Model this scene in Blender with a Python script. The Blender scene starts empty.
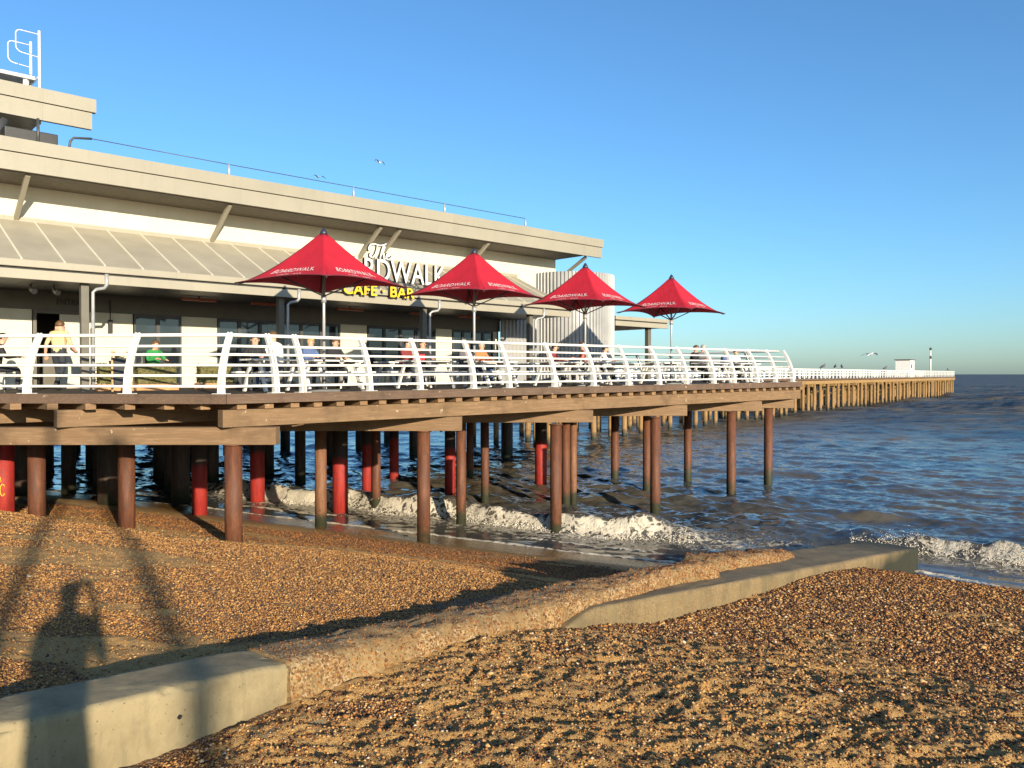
import bpy, bmesh, math, random
import numpy as np
from mathutils import Vector, Matrix, Quaternion
random.seed(7); rng = np.random.default_rng(11)
R = math.radians
scene = bpy.context.scene
COL = scene.collection
# ------------------------------------------------------------------ frame of the place
# The camera's eye is the origin: z = 0 is eye level, the sea lies at z = SEA.
SEA = -4.5
D = np.array([0.7345, 0.6786]); N = np.array([0.6786, -0.7345])       # along the cafe front / out of it
def P(s, p, z=0.0):                                                   # s along the front, p metres from the eye
    return Vector((D[0]*s - N[0]*p, D[1]*s - N[1]*p, z))
D3 = Vector((D[0], D[1], 0)); N3 = Vector((N[0], N[1], 0)); Z3 = Vector((0, 0, 1))
ANG_D = math.atan2(D[1], D[0])
def deck_z(x, y):
    s = x*D[0] + y*D[1]
    return -0.415 + 0.0042*min(max(s-6.7, 0.0), 26.0)
SUN_EL = R(13.1)
TRAVEL = Vector((-0.473*math.cos(SUN_EL), 0.881*math.cos(SUN_EL), -math.sin(SUN_EL)))

# ------------------------------------------------------------------ node helpers
def new_mat(name):
    m = bpy.data.materials.new(name); m.use_nodes = True
    nt = m.node_tree; b = nt.nodes['Principled BSDF']
    return m, nt, b
def nd(nt, typ, **kw):
    n = nt.nodes.new(typ)
    for k, v in kw.items():
        if k.startswith('i_'): n.inputs[k[2:].replace('_', ' ')].default_value = v
        else: setattr(n, k, v)
    return n
def ramp(nt, src, stops, interp='LINEAR'):
    r = nd(nt, 'ShaderNodeValToRGB'); r.color_ramp.interpolation = interp
    el = r.color_ramp.elements
    while len(el) < len(stops): el.new(0.5)
    for e, (p, c) in zip(el, stops):
        e.position = p; e.color = (c[0], c[1], c[2], 1) if not isinstance(c, (int, float)) else (c, c, c, 1)
    nt.links.new(src, r.inputs[0]); return r.outputs[0]
def mix(nt, fac, a, b, blend='MIX'):
    n = nd(nt, 'ShaderNodeMix', data_type='RGBA', blend_type=blend)
    for sock, v in ((n.inputs[0], fac), (n.inputs[6], a), (n.inputs[7], b)):
        if hasattr(v, 'links') or hasattr(v, 'is_linked'): nt.links.new(v, sock)
        else: sock.default_value = v if isinstance(v, (int, float)) else (v[0], v[1], v[2], 1)
    return n.outputs[2]
def math_n(nt, op, a, b=None, c=None, clamp=False):
    n = nd(nt, 'ShaderNodeMath', operation=op, use_clamp=clamp)
    for i, v in enumerate((a, b, c)):
        if v is None: continue
        if isinstance(v, (int, float)): n.inputs[i].default_value = v
        else: nt.links.new(v, n.inputs[i])
    return n.outputs[0]
def coords(nt, scale=(1, 1, 1), kind='Object', turn=0.0):
    t = nd(nt, 'ShaderNodeTexCoord'); src = t.outputs[kind]
    if turn:
        r = nd(nt, 'ShaderNodeMapping'); r.inputs['Rotation'].default_value = (0, 0, turn); nt.links.new(src, r.inputs[0]); src = r.outputs[0]
    m = nd(nt, 'ShaderNodeMapping'); m.inputs['Scale'].default_value = scale
    nt.links.new(src, m.inputs[0]); return m.outputs[0]
def noise(nt, vec, scale, detail=4, rough=0.55, dist=0.0):
    n = nd(nt, 'ShaderNodeTexNoise'); n.inputs['Scale'].default_value = scale; n.inputs['Detail'].default_value = detail
    n.inputs['Roughness'].default_value = rough; n.inputs['Distortion'].default_value = dist
    nt.links.new(vec, n.inputs['Vector']); return n.outputs['Fac']
def bump(nt, b, h, strength=0.5, dist=0.02, prev=None):
    n = nd(nt, 'ShaderNodeBump'); n.inputs['Strength'].default_value = strength; n.inputs['Distance'].default_value = dist
    nt.links.new(h, n.inputs['Height'])
    if prev is not None: nt.links.new(prev, n.inputs['Normal'])
    if b is not None: nt.links.new(n.outputs[0], b.inputs['Normal'])
    return n.outputs[0]
def geo_pos(nt):
    g = nd(nt, 'ShaderNodeNewGeometry'); return g.outputs['Position']
def sepz(nt):
    s = nd(nt, 'ShaderNodeSeparateXYZ'); nt.links.new(geo_pos(nt), s.inputs[0]); return s.outputs['Z']

def tilt_normal(nt, vec, layers, flat=(1, 1, 1)):
    """a normal tilted by noise vectors (fine relief that keeps its slope at any distance)"""
    acc = nd(nt, 'ShaderNodeNewGeometry').outputs['Normal']
    for scale, detail, k in layers:
        n = nd(nt, 'ShaderNodeTexNoise'); n.inputs['Scale'].default_value = scale; n.inputs['Detail'].default_value = detail; nt.links.new(vec, n.inputs['Vector'])
        a = nd(nt, 'ShaderNodeVectorMath', operation='SUBTRACT'); nt.links.new(n.outputs['Color'], a.inputs[0]); a.inputs[1].default_value = (.5, .5, .5)
        b = nd(nt, 'ShaderNodeVectorMath', operation='MULTIPLY'); nt.links.new(a.outputs[0], b.inputs[0])
        if isinstance(k, (int, float)): b.inputs[1].default_value = (k*flat[0], k*flat[1], k*flat[2])
        else:
            c = nd(nt, 'ShaderNodeCombineXYZ')
            for i in range(3):
                if flat[i]: nt.links.new(k, c.inputs[i])
            nt.links.new(c.outputs[0], b.inputs[1])
        d = nd(nt, 'ShaderNodeVectorMath', operation='ADD'); nt.links.new(acc, d.inputs[0]); nt.links.new(b.outputs[0], d.inputs[1]); acc = d.outputs[0]
    z = nd(nt, 'ShaderNodeVectorMath', operation='NORMALIZE'); nt.links.new(acc, z.inputs[0]); return z.outputs[0]
def simple(name, col, rough=0.5, metal=0.0, var=0.12, scale=3.0, bmp=0.0, bscale=40, stretch=(1, 1, 1), spec=0.5, streak=0.0):
    """painted / plain surface with a little unevenness"""
    m, nt, b = new_mat(name)
    v = coords(nt, stretch)
    f = noise(nt, v, scale, 5)
    lo = [c*(1-var) for c in col]; hi = [min(1, c*(1+var)) for c in col]
    cc = ramp(nt, f, [(0.3, lo), (0.7, hi)])
    if streak:
        sv = noise(nt, coords(nt, (2.6, 2.6, .22)), 2.0, 6, .7)
        cc = mix(nt, ramp(nt, sv, [(.50, 0.0), (.72, streak)]), cc, [c*.55 for c in col])
        dv = noise(nt, coords(nt), .7, 5, .7)
        cc = mix(nt, ramp(nt, dv, [(.48, 0.0), (.75, streak*.7)]), cc, [c*.7 for c in col])
    nt.links.new(cc, b.inputs['Base Color'])
    nt.links.new(ramp(nt, noise(nt, v, scale*2.3, 3), [(0.3, max(0.02, rough-0.1)), (0.7, min(1, rough+0.1))]), b.inputs['Roughness'])
    b.inputs['Metallic'].default_value = metal; b.inputs['Specular IOR Level'].default_value = spec
    if bmp: bump(nt, b, noise(nt, v, bscale, 4), bmp, 0.01)
    return m

M = {}
M['white_paint'] = simple('white_paint', (.70, .68, .63), .4, var=.05, scale=2)
M['cream_wall'] = simple('cream_wall', (.55, .51, .40), .6, var=.04, scale=1.2, streak=.15)
M['fascia'] = simple('fascia_paint', (.26, .236, .18), .5, var=.05, scale=.8, streak=.18)
M['fascia_light'] = simple('fascia_light', (.285, .257, .195), .5, var=.05, scale=.8, streak=.2)
M['seam'] = simple('seam_metal', (.62, .57, .46), .45, var=.05)
M['dark_gap'] = simple('dark_gap', (.03, .03, .03), .8)
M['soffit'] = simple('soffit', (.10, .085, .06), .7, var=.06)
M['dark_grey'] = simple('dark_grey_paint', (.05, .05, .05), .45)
M['grey_brown'] = simple('grey_brown_panel', (.11, .10, .08), .6, var=.06)
M['steel'] = simple('steel', (.45, .45, .44), .35, .7)
M['galv'] = simple('galvanised', (.36, .36, .36), .4, .3)
M['black'] = simple('black_paint', (.015, .015, .016), .5)
M['letter_white'] = simple('letter_white', (.68, .66, .60), .5, var=.03)
M['letter_yellow'] = simple('letter_yellow', (.68, .44, .02), .45, var=.04)
M['finial_blue'] = simple('finial_metal', (.03, .035, .06), .4, .2)
M['heater'] = simple('heater_copper', (.35, .08, .03), .5)
M['hair_dark'] = simple('hair_dark', (.02, .014, .01), .6)
M['hair_brown'] = simple('hair_brown', (.10, .05, .02), .6)
M['hair_fair'] = simple('hair_fair', (.42, .26, .10), .6)
M['hair_grey'] = simple('hair_grey', (.35, .33, .30), .6)
M['skin'] = simple('skin', (.55, .30, .20), .5, var=.06, scale=8)
M['shoe'] = simple('shoe', (.03, .03, .03), .5)
M['trainer_red'] = simple('trainer_red', (.5, .06, .05), .5)
M['bird_white'] = simple('bird_white', (.7, .7, .68), .7)
M['bird_grey'] = simple('bird_grey', (.10, .10, .11), .7)
M['bill'] = simple('bill_yellow', (.7, .4, .05), .5)
def cloth(name, col): 
    if name not in M: M[name] = simple(name, col, .85, var=.15, scale=14, bmp=.2, bscale=120)
    return M[name]

def canopy_roof():
    m, nt, b = new_mat('canopy_roof_metal'); v = coords(nt)
    f = noise(nt, v, 1.3, 5)
    nt.links.new(ramp(nt, f, [(.3, (.28, .25, .19)), (.7, (.35, .315, .24))]), b.inputs['Base Color'])
    b.inputs['Roughness'].default_value = .5; return m
M['canopy_roof'] = canopy_roof()

def glass_dark():
    m, nt, b = new_mat('window_glass'); v = coords(nt)
    nt.links.new(ramp(nt, noise(nt, v, .9, 2), [(.35, (.012, .016, .02)), (.7, (.03, .04, .05))]), b.inputs['Base Color'])
    b.inputs['Roughness'].default_value = .04; b.inputs['IOR'].default_value = 1.7
    bump(nt, b, noise(nt, v, 1.2, 1), .08, .05); return m
M['glass'] = glass_dark()

def timber(name, c0, c1, grain, wet=False, turn=0.0):
    m, nt, b = new_mat(name); v = coords(nt, grain, turn=turn)
    f = noise(nt, v, 3.0, 8, .65, .4)
    col = ramp(nt, f, [(.25, [c*.8 for c in c0]), (.5, c0), (.75, c1)])
    v2 = coords(nt); st = noise(nt, v2, 1.1, 6, .7)
    col = mix(nt, ramp(nt, st, [(.52, 0.0), (.68, .6)]), col, (c0[0]*.45, c0[1]*.42, c0[2]*.4))
    bl = noise(nt, v2, 6.0, 4, .7)
    col = mix(nt, ramp(nt, bl, [(.66, 0.0), (.72, .7)]), col, (.5, .42, .3))
    if wet:
        z = sepz(nt); zz = math_n(nt, 'ADD', z, math_n(nt, 'MULTIPLY', noise(nt, v2, 1.5, 3), 1.0))
        k = ramp(nt, math_n(nt, 'MULTIPLY_ADD', zz, .5, 2.35), [(.42, 1.0), (.62, 0.0)])
        col = mix(nt, k, col, (.018, .02, .01))
    nt.links.new(col, b.inputs['Base Color']); b.inputs['Roughness'].default_value = .8
    bump(nt, b, f, .6, .015); return m
M['timber_x'] = timber('weathered_beam_timber', (.17, .10, .048), (.26, .16, .082), (.6, 9, 9))
M['timber_d'] = timber('weathered_long_beam_timber', (.165, .098, .047), (.255, .158, .082), (.6, 9, 9), turn=-ANG_D)
M['timber_dark'] = timber('edge_board_timber', (.105, .064, .04), (.165, .105, .068), (1, 9, 14), turn=-ANG_D)
M['timber_under'] = timber('shade_toned_decking', (.035, .024, .017), (.06, .042, .03), (3, 3, 14))  # decking coloured dark to deepen the shade beneath it
M['timber_joist'] = timber('joist_timber', (.20, .115, .055), (.31, .18, .085), (2, 2, 10))
M['pier_timber'] = timber('old_pier_timber', (.22, .125, .042), (.33, .20, .075), (6, 6, .7), True)
M['pier_beam'] = timber('old_pier_beam', (.26, .155, .055), (.38, .235, .09), (1, 1, 5))

def pile_mat(name, top, alt, bare=None):
    m, nt, b = new_mat(name); z = sepz(nt)
    gp = geo_pos(nt)
    mp = nd(nt, 'ShaderNodeMapping'); mp.inputs['Scale'].default_value = (5, 5, .8); nt.links.new(gp, mp.inputs[0])
    f = noise(nt, mp.outputs[0], 2.2, 7, .7); f2 = noise(nt, gp, 9, 5, .65)
    col = ramp(nt, f, [(.3, [c*.6 for c in top]), (.5, top), (.72, alt)])
    col = mix(nt, ramp(nt, f2, [(.55, 0.0), (.75, .7)]), col, (.05, .028, .018))
    if bare is not None:                                             # bare: height above which deck shade is painted dark onto the pile
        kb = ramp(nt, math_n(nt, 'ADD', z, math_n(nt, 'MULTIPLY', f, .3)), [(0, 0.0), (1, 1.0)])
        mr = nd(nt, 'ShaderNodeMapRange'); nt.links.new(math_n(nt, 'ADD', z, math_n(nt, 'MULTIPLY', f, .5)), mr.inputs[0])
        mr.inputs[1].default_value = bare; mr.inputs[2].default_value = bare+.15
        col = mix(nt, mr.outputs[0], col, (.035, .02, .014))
    zn = math_n(nt, 'ADD', math_n(nt, 'ADD', z, math_n(nt, 'MULTIPLY', f2, .45)), math_n(nt, 'MULTIPLY_ADD', noise(nt, gp, 1.3, 4, .7), 1.5, -.62))
    k = ramp(nt, math_n(nt, 'MULTIPLY_ADD', zn, .5, 2.33 if bare is None else 2.75), [(.42, 1.0), (.58, 0.0)])      # weed line above the sea
    gcol = mix(nt, f2, (.010, .013, .005), (.035, .034, .011))
    col = mix(nt, k, col, gcol)
    nt.links.new(col, b.inputs['Base Color'])
    b.inputs['Roughness'].default_value = .7
    bump(nt, b, f2, .5, .02); return m
M['rust'] = pile_mat('rusted_steel', (.095, .030, .011), (.165, .058, .020))
M['rust_light'] = pile_mat('rusted_steel_pale', (.16, .068, .03), (.22, .105, .05))
M['red_pile'] = pile_mat('red_painted_steel', (.25, .012, .007), (.33, .022, .010))
M['red_shaded_top'] = pile_mat('red_steel_painted_shade', (.25, .012, .007), (.33, .022, .010), -2.55)  # red steel with the deck's shade painted into its upper part
M['shaded_pile'] = pile_mat('shade_toned_steel', (.05, .03, .02), (.08, .045, .028))  # darker copy of the pile steel, shade under the deck put into the colour

def red_canvas():
    m, nt, b = new_mat('red_canvas'); v = coords(nt)
    nt.links.new(ramp(nt, noise(nt, v, 2.0, 4), [(.3, (.36, .004, .015)), (.7, (.45, .006, .021))]), b.inputs['Base Color'])
    b.inputs['Roughness'].default_value = .75
    bump(nt, b, noise(nt, v, 3.0, 4, .6, .8), .35, .07); return m
M['canvas'] = red_canvas()
M['canvas_trim'] = simple('canvas_trim', (.14, .02, .03), .8)
M['canvas_text'] = simple('canvas_text', (.62, .53, .51), .7, var=.04)

def corrugated():
    m, nt, b = new_mat('corrugated_cladding'); v = coords(nt)
    nt.links.new(ramp(nt, noise(nt, v, 1.5, 3), [(.3, (.27, .27, .265)), (.7, (.33, .325, .315))]), b.inputs['Base Color'])
    b.inputs['Roughness'].default_value = .5; b.inputs['Metallic'].default_value = .15; return m
M['cladding'] = corrugated()

def hedge():
    m, nt, b = new_mat('hedge_leaf'); v = coords(nt)
    nt.links.new(ramp(nt, noise(nt, v, 22, 3), [(.3, (.05, .05, .012)), (.7, (.14, .12, .03))]), b.inputs['Base Color'])
    b.inputs['Roughness'].default_value = .7; return m
M['hedge'] = hedge()
M['planter_wood'] = simple('planter_wood', (.42, .22, .09), .7, var=.25, scale=6)

def concrete(name, base, dark, agg=0.0):
    m, nt, b = new_mat(name); v = coords(nt)
    f = noise(nt, v, 1.6, 8, .65); f2 = noise(nt, v, 14, 5, .7)
    col = ramp(nt, f, [(.3, dark), (.55, base), (.8, [c*1.15 for c in base])])
    col = mix(nt, ramp(nt, f2, [(.55, 0.0), (.75, .5)]), col, [c*.55 for c in base])
    pit = nd(nt, 'ShaderNodeTexVoronoi'); pit.inputs['Scale'].default_value = 26; nt.links.new(v, pit.inputs['Vector'])
    pm = ramp(nt, pit.outputs['Distance'], [(.10, 1.0), (.16, 0.0)])
    pk = math_n(nt, 'MULTIPLY', pm, ramp(nt, noise(nt, v, 3.0, 2), [(.5, 0.0), (.6, .8)]))
    col = mix(nt, pk, col, [c*.3 for c in base])
    st = noise(nt, coords(nt, (3.2, 3.2, .55)), 1.6, 5, .7)                # run-down stains
    col = mix(nt, ramp(nt, st, [(.50, 0.0), (.66, .55)]), col, [c*.5 for c in base])
    col = mix(nt, ramp(nt, st, [(.28, .35), (.38, 0.0)]), col, [min(1, c*1.5) for c in base])
    n1 = bump(nt, None, f2, .5, .012)
    if agg:
        vo = nd(nt, 'ShaderNodeTexVoronoi'); vo.inputs['Scale'].default_value = 72; nt.links.new(v, vo.inputs['Vector'])
        vc = nd(nt, 'ShaderNodeSeparateColor'); nt.links.new(vo.outputs['Color'], vc.inputs[0])
        sc = ramp(nt, vc.outputs[0], [(.0, (.055, .03, .014)), (.3, (.17, .09, .03)), (.6, (.26, .155, .058)), (.85, (.33, .225, .10)), (1, (.32, .26, .18))])
        mk = ramp(nt, noise(nt, v, 2.3, 5, .7), [(.38, 0.0), (.52, agg)])
        col = mix(nt, mk, col, sc)
        n1 = bump(nt, None, vo.outputs['Distance'], -.9, .02, n1)
    nt.links.new(n1, b.inputs['Normal'])
    z = sepz(nt)                                                     # weed and wet at the seaward foot
    k = ramp(nt, math_n(nt, 'ADD', math_n(nt, 'MULTIPLY_ADD', z, 1.0, 4.22), math_n(nt, 'MULTIPLY', f, .3)), [(.42, 1.0), (.80, 0.0)])
    col = mix(nt, math_n(nt, 'MULTIPLY', k, .94), col, (.009, .012, .004))
    nt.links.new(col, b.inputs['Base Color']); b.inputs['Roughness'].default_value = .85
    return m
M['concrete'] = concrete('groyne_concrete', (.265, .21, .112), (.145, .11, .055))
M['rough_concrete'] = concrete('pebbly_concrete', (.225, .145, .058), (.14, .088, .036), .95)
M['slab_concrete'] = concrete('slab_concrete', (.175, .128, .060), (.095, .07, .034), .3)

def beach_mat():
    m, nt, b = new_mat('beach_shingle_and_sand')
    gp = geo_pos(nt)
    sh = nd(nt, 'ShaderNodeAttribute', attribute_name='shingle'); wet = nd(nt, 'ShaderNodeAttribute', attribute_name='wet')
    f1 = noise(nt, gp, 1.1, 6, .6); f2 = noise(nt, gp, 24, 6, .7); f3 = noise(nt, gp, 130, 3, .7)
    sand = ramp(nt, f2, [(.25, (.43, .225, .065)), (.5, (.59, .335, .105)), (.8, (.71, .43, .155))])
    sand = mix(nt, ramp(nt, f3, [(.35, .5), (.6, 0.0)]), sand, (.24, .13, .045))
    sand = mix(nt, ramp(nt, f1, [(.4, 0.0), (.7, .35)]), sand, (.33, .20, .08))
    vo = nd(nt, 'ShaderNodeTexVoronoi'); vo.inputs['Scale'].default_value = 58; nt.links.new(gp, vo.inputs['Vector'])
    vb = nd(nt, 'ShaderNodeTexVoronoi'); vb.inputs['Scale'].default_value = 95; nt.links.new(gp, vb.inputs['Vector'])
    def stones(node):
        sc = nd(nt, 'ShaderNodeSeparateColor'); nt.links.new(node.outputs['Color'], sc.inputs[0])
        return ramp(nt, sc.outputs[0], [(0, (.055, .035, .025)), (.16, (.17, .07, .028)), (.4, (.32, .14, .045)), (.62, (.44, .23, .08)), (.8, (.52, .32, .14)), (.93, (.30, .25, .20)), (1, (.62, .54, .42))], 'CONSTANT')
    st = mix(nt, ramp(nt, noise(nt, gp, 5, 2), [(.45, 0.0), (.55, 1.0)]), stones(vo), stones(vb))
    thr = math_n(nt, 'ADD', sh.outputs['Fac'], math_n(nt, 'MULTIPLY_ADD', f2, .9, -.45))
    thr = math_n(nt, 'ADD', thr, math_n(nt, 'MULTIPLY_ADD', noise(nt, gp, 70, 2), 1.0, -.5))
    k = ramp(nt, thr, [(.42, 0.0), (.58, 1.0)])
    col = mix(nt, k, sand, st)
    wcol = mix(nt, 1.0, col, (.36, .34, .33), 'MULTIPLY')
    col = mix(nt, wet.outputs['Fac'], col, wcol)
    nt.links.new(col, b.inputs['Base Color'])
    nt.links.new(ramp(nt, wet.outputs['Fac'], [(0.0, .95), (.8, .42), (1.0, .2)]), b.inputs['Roughness'])
    dry = math_n(nt, 'MULTIPLY_ADD', wet.outputs['Fac'], -.8, 1.0)
    hs = math_n(nt, 'ADD', math_n(nt, 'MULTIPLY', f2, .5), math_n(nt, 'MULTIPLY', f3, .28))
    hp = math_n(nt, 'MULTIPLY', math_n(nt, 'MULTIPLY', vo.outputs['Distance'], k), -.9)
    h = math_n(nt, 'MULTIPLY', math_n(nt, 'ADD', hs, hp), dry)
    kk = math_n(nt, 'MULTIPLY_ADD', wet.outputs['Fac'], -4.2, 4.8)
    tn = tilt_normal(nt, gp, [(170, 2, kk)])
    bump(nt, b, h, 1.0, .05, tn)
    return m
M['beach'] = beach_mat()

def pebble_mat():
    m, nt, b = new_mat('pebble_stone')
    t = nd(nt, 'ShaderNodeAttribute', attribute_name='tint')
    col = ramp(nt, t.outputs['Fac'], [(0, (.045, .03, .025)), (.18, (.15, .058, .022)), (.4, (.31, .13, .036)), (.6, (.46, .225, .065)), (.78, (.56, .33, .12)), (.90, (.42, .30, .18)), (1, (.62, .53, .40))])
    f = noise(nt, geo_pos(nt), 90, 3)
    col = mix(nt, .35, col, ramp(nt, f, [(.3, .3), (.7, 1.0)]), 'MULTIPLY')
    nt.links.new(col, b.inputs['Base Color']); b.inputs['Roughness'].default_value = .85; b.inputs['Specular IOR Level'].default_value = .3
    return m
M['pebble'] = pebble_mat()

def sea_mat():
    m, nt, b = new_mat('sea_water')
    gp = geo_pos(nt)
    fo = nd(nt, 'ShaderNodeAttribute', attribute_name='foam')
    mp = nd(nt, 'ShaderNodeMapping'); mp.inputs['Rotation'].default_value = (0, 0, R(29)); mp.inputs['Scale'].default_value = (.55, 1.25, 1)
    nt.links.new(gp, mp.inputs[0]); v = mp.outputs[0]
    silt = noise(nt, v, .16, 4, .6)
    water = ramp(nt, silt, [(.34, (.046, .056, .066)), (.52, (.074, .066, .052)), (.76, (.110, .084, .050))])
    lace = nd(nt, 'ShaderNodeTexVoronoi', feature='DISTANCE_TO_EDGE'); lace.inputs['Scale'].default_value = 3.2
    wv = nd(nt, 'ShaderNodeVectorMath', operation='ADD')
    wn = nd(nt, 'ShaderNodeTexNoise'); wn.inputs['Scale'].default_value = 2.0; nt.links.new(gp, wn.inputs['Vector'])
    nt.links.new(gp, wv.inputs[0]); nt.links.new(wn.outputs['Color'], wv.inputs[1]); nt.links.new(wv.outputs[0], lace.inputs['Vector'])
    lc = ramp(nt, lace.outputs['Distance'], [(.02, .5), (.22, -.1)])
    fz = math_n(nt, 'ADD', fo.outputs['Fac'], math_n(nt, 'MULTIPLY_ADD', noise(nt, gp, 7, 5, .7), .9, -.45))
    fz = math_n(nt, 'ADD', fz, math_n(nt, 'MULTIPLY', lc, .55))
    fm = ramp(nt, fz, [(.50, 0.0), (.68, 1.0)])
    fm = math_n(nt, 'MULTIPLY', fm, ramp(nt, fo.outputs['Fac'], [(.02, 0.0), (.12, 1.0)]))
    nt.links.new(mix(nt, fm, water, mix(nt, noise(nt, gp, 9, 4, .7), (.40, .335, .235), (.78, .71, .58))), b.inputs['Base Color'])
    cha = nd(nt, 'ShaderNodeAttribute', attribute_name='chop')
    nt.links.new(math_n(nt, 'MULTIPLY_ADD', cha.outputs['Fac'], .38, ramp(nt, fm, [(0, .12), (1, .75)])), b.inputs['Roughness'])
    b.inputs['IOR'].default_value = 1.333
    ch = nd(nt, 'ShaderNodeAttribute', attribute_name='chop')
    k1 = math_n(nt, 'MULTIPLY_ADD', ch.outputs['Fac'], 1.5, .55); k2 = math_n(nt, 'MULTIPLY_ADD', ch.outputs['Fac'], .5, .55)
    k3 = math_n(nt, 'MULTIPLY', ch.outputs['Fac'], .7)
    n2 = tilt_normal(nt, v, [(.9, 4, k1), (5.5, 4, k2), (.16, 3, k3)], (1, 1, 0))
    n3 = bump(nt, None, math_n(nt, 'MULTIPLY', fm, noise(nt, gp, 14, 5, .7)), 1.0, .16, n2)
    calm = nd(nt, 'ShaderNodeAttribute', attribute_name='calm')
    mx = nd(nt, 'ShaderNodeMix', data_type='VECTOR'); nt.links.new(calm.outputs['Fac'], mx.inputs[0])
    g = nd(nt, 'ShaderNodeNewGeometry')
    nt.links.new(n3, mx.inputs[4]); nt.links.new(g.outputs['Normal'], mx.inputs[5])
    nt.links.new(mx.outputs[1], b.inputs['Normal'])
    return m
M['sea'] = sea_mat()
def foam_mat():
    m, nt, b = new_mat('sea_foam'); gp = geo_pos(nt)
    nt.links.new(ramp(nt, noise(nt, gp, 6, 5, .7), [(.3, (.42, .36, .26)), (.6, (.76, .70, .58))]), b.inputs['Base Color'])
    b.inputs['Roughness'].default_value = .6
    bump(nt, b, noise(nt, gp, 40, 4, .7), .8, .03); return m
M['foam'] = foam_mat()

# ------------------------------------------------------------------ mesh builder
def ortho(d, up=Z3):
    d = d.normalized()
    if abs(d.dot(up)) > .98: up = Vector((1, 0, 0))
    a = d.cross(up).normalized(); return a, a.cross(d).normalized()
class MB:
    def __init__(s): s.V = []; s.F = []; s.Mi = []; s.S = []
    def add(s, vs, fs, mi=0, sm=False):
        o = len(s.V); s.V += [tuple(v) for v in vs]
        for f in fs: s.F.append(tuple(o+i for i in f)); s.Mi.append(mi); s.S.append(sm)
    def hexa(s, b, t, mi=0):          # bottom ring, top ring (4 each, counter-clockwise from above)
        s.add(list(b)+list(t), [(3, 2, 1, 0), (4, 5, 6, 7), (0, 1, 5, 4), (1, 2, 6, 5), (2, 3, 7, 6), (3, 0, 4, 7)], mi)
    def box(s, c, sx, sy, sz, ax=Vector((1, 0, 0)), ay=Vector((0, 1, 0)), az=Z3, mi=0):
        c = Vector(c); x = ax*(sx/2); y = ay*(sy/2); z = az*(sz/2)
        s.hexa([c-x-y-z, c+x-y-z, c+x+y-z, c-x+y-z], [c-x-y+z, c+x-y+z, c+x+y+z, c-x+y+z], mi)
    def sp(s, s0, s1, p0, p1, z0, z1, mi=0):   # box aligned with the cafe front
        s.hexa([P(s0, p0, z0), P(s1, p0, z0), P(s1, p1, z0), P(s0, p1, z0)], [P(s0, p0, z1), P(s1, p0, z1), P(s1, p1, z1), P(s0, p1, z1)], mi)
    def bar(s, a, b, w, h, up=Z3, mi=0):
        a = Vector(a); b = Vector(b); d = (b-a); x, u = ortho(d, up); x = x*(w/2); u = u*(h/2)
        s.hexa([a-x-u, a+x-u, b+x-u, b-x-u], [a-x+u, a+x+u, b+x+u, b-x+u], mi)
    def tube(s, pts, r, n=8, mi=0, caps=True, closed=False):
        pts = [Vector(p) for p in pts]; k = len(pts); vs = []
        rs = r if isinstance(r, (list, tuple)) else [r]*k
        ref = None
        for i in range(k):
            if closed: d = pts[(i+1) % k]-pts[i-1]
            else: d = pts[min(i+1, k-1)]-pts[max(i-1, 0)]
            if ref is None: a, u = ortho(d); 
            else:
                d.normalize(); a = (ref - d*ref.dot(d)); a = a.normalized() if a.length > 1e-6 else ortho(d)[0]; u = a.cross(d).normalized()
            ref = a
            for j in range(n):
                t = 2*math.pi*j/n; vs.append(pts[i]+a*(math.cos(t)*rs[i])+u*(math.sin(t)*rs[i]))
        fs = []
        for i in range(k if closed else k-1):
            for j in range(n):
                fs.append((i*n+j, ((i+1) % k)*n+j, ((i+1) % k)*n+(j+1) % n, i*n+(j+1) % n))
        s.add(vs, fs, mi, True)
        if caps and not closed:
            o = len(s.V)-len(vs)
            s.F.append(tuple(o+j for j in range(n))); s.Mi.append(mi); s.S.append(False)
            s.F.append(tuple(o+(k-1)*n+n-1-j for j in range(n))); s.Mi.append(mi); s.S.append(False)
    def poly(s, pts, z0, z1, mi=0):
        n = len(pts)
        s.add([(p[0], p[1], z0) for p in pts]+[(p[0], p[1], z1) for p in pts],
              [tuple(range(n-1, -1, -1)), tuple(range(n, 2*n))]+[(i, (i+1) % n, n+(i+1) % n, n+i) for i in range(n)], mi)
    def ball(s, c, rx, ry, rz, mi=0, n=8, m=6):
        c = Vector(c); vs = []; fs = []
        for i in range(m+1):
            ph = math.pi*i/m
            for j in range(n):
                th = 2*math.pi*j/n; vs.append((c.x+rx*math.sin(ph)*math.cos(th), c.y+ry*math.sin(ph)*math.sin(th), c.z+rz*math.cos(ph)))
        for i in range(m):
            for j in range(n): fs.append((i*n+j, (i+1)*n+j, (i+1)*n+(j+1) % n, i*n+(j+1) % n))
        s.add(vs, fs, mi, True)
    def build(s, name, mats, parent=None, bev=0.0):
        me = bpy.data.meshes.new(name)
        off = Vector((0, 0, 0))
        q = parent
        while q is not None: off += q.location; q = q.parent
        me.from_pydata([(v[0]-off.x, v[1]-off.y, v[2]-off.z) for v in s.V], [], s.F)
        for mt in (mats if isinstance(mats, (list, tuple)) else [mats]): me.materials.append(M[mt] if isinstance(mt, str) else mt)
        me.polygons.foreach_set('material_index', s.Mi); me.polygons.foreach_set('use_smooth', s.S)
        bm = bmesh.new(); bm.from_mesh(me); bmesh.ops.recalc_face_normals(bm, faces=bm.faces); bm.to_mesh(me); bm.free()
        me.update()
        o = bpy.data.objects.new(name, me); COL.objects.link(o)
        if parent is not None: o.parent = parent
        if bev:
            b = o.modifiers.new('soft_edges', 'BEVEL'); b.width = bev; b.segments = 2; b.limit_method = 'ANGLE'; b.angle_limit = R(40)
        return o
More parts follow.
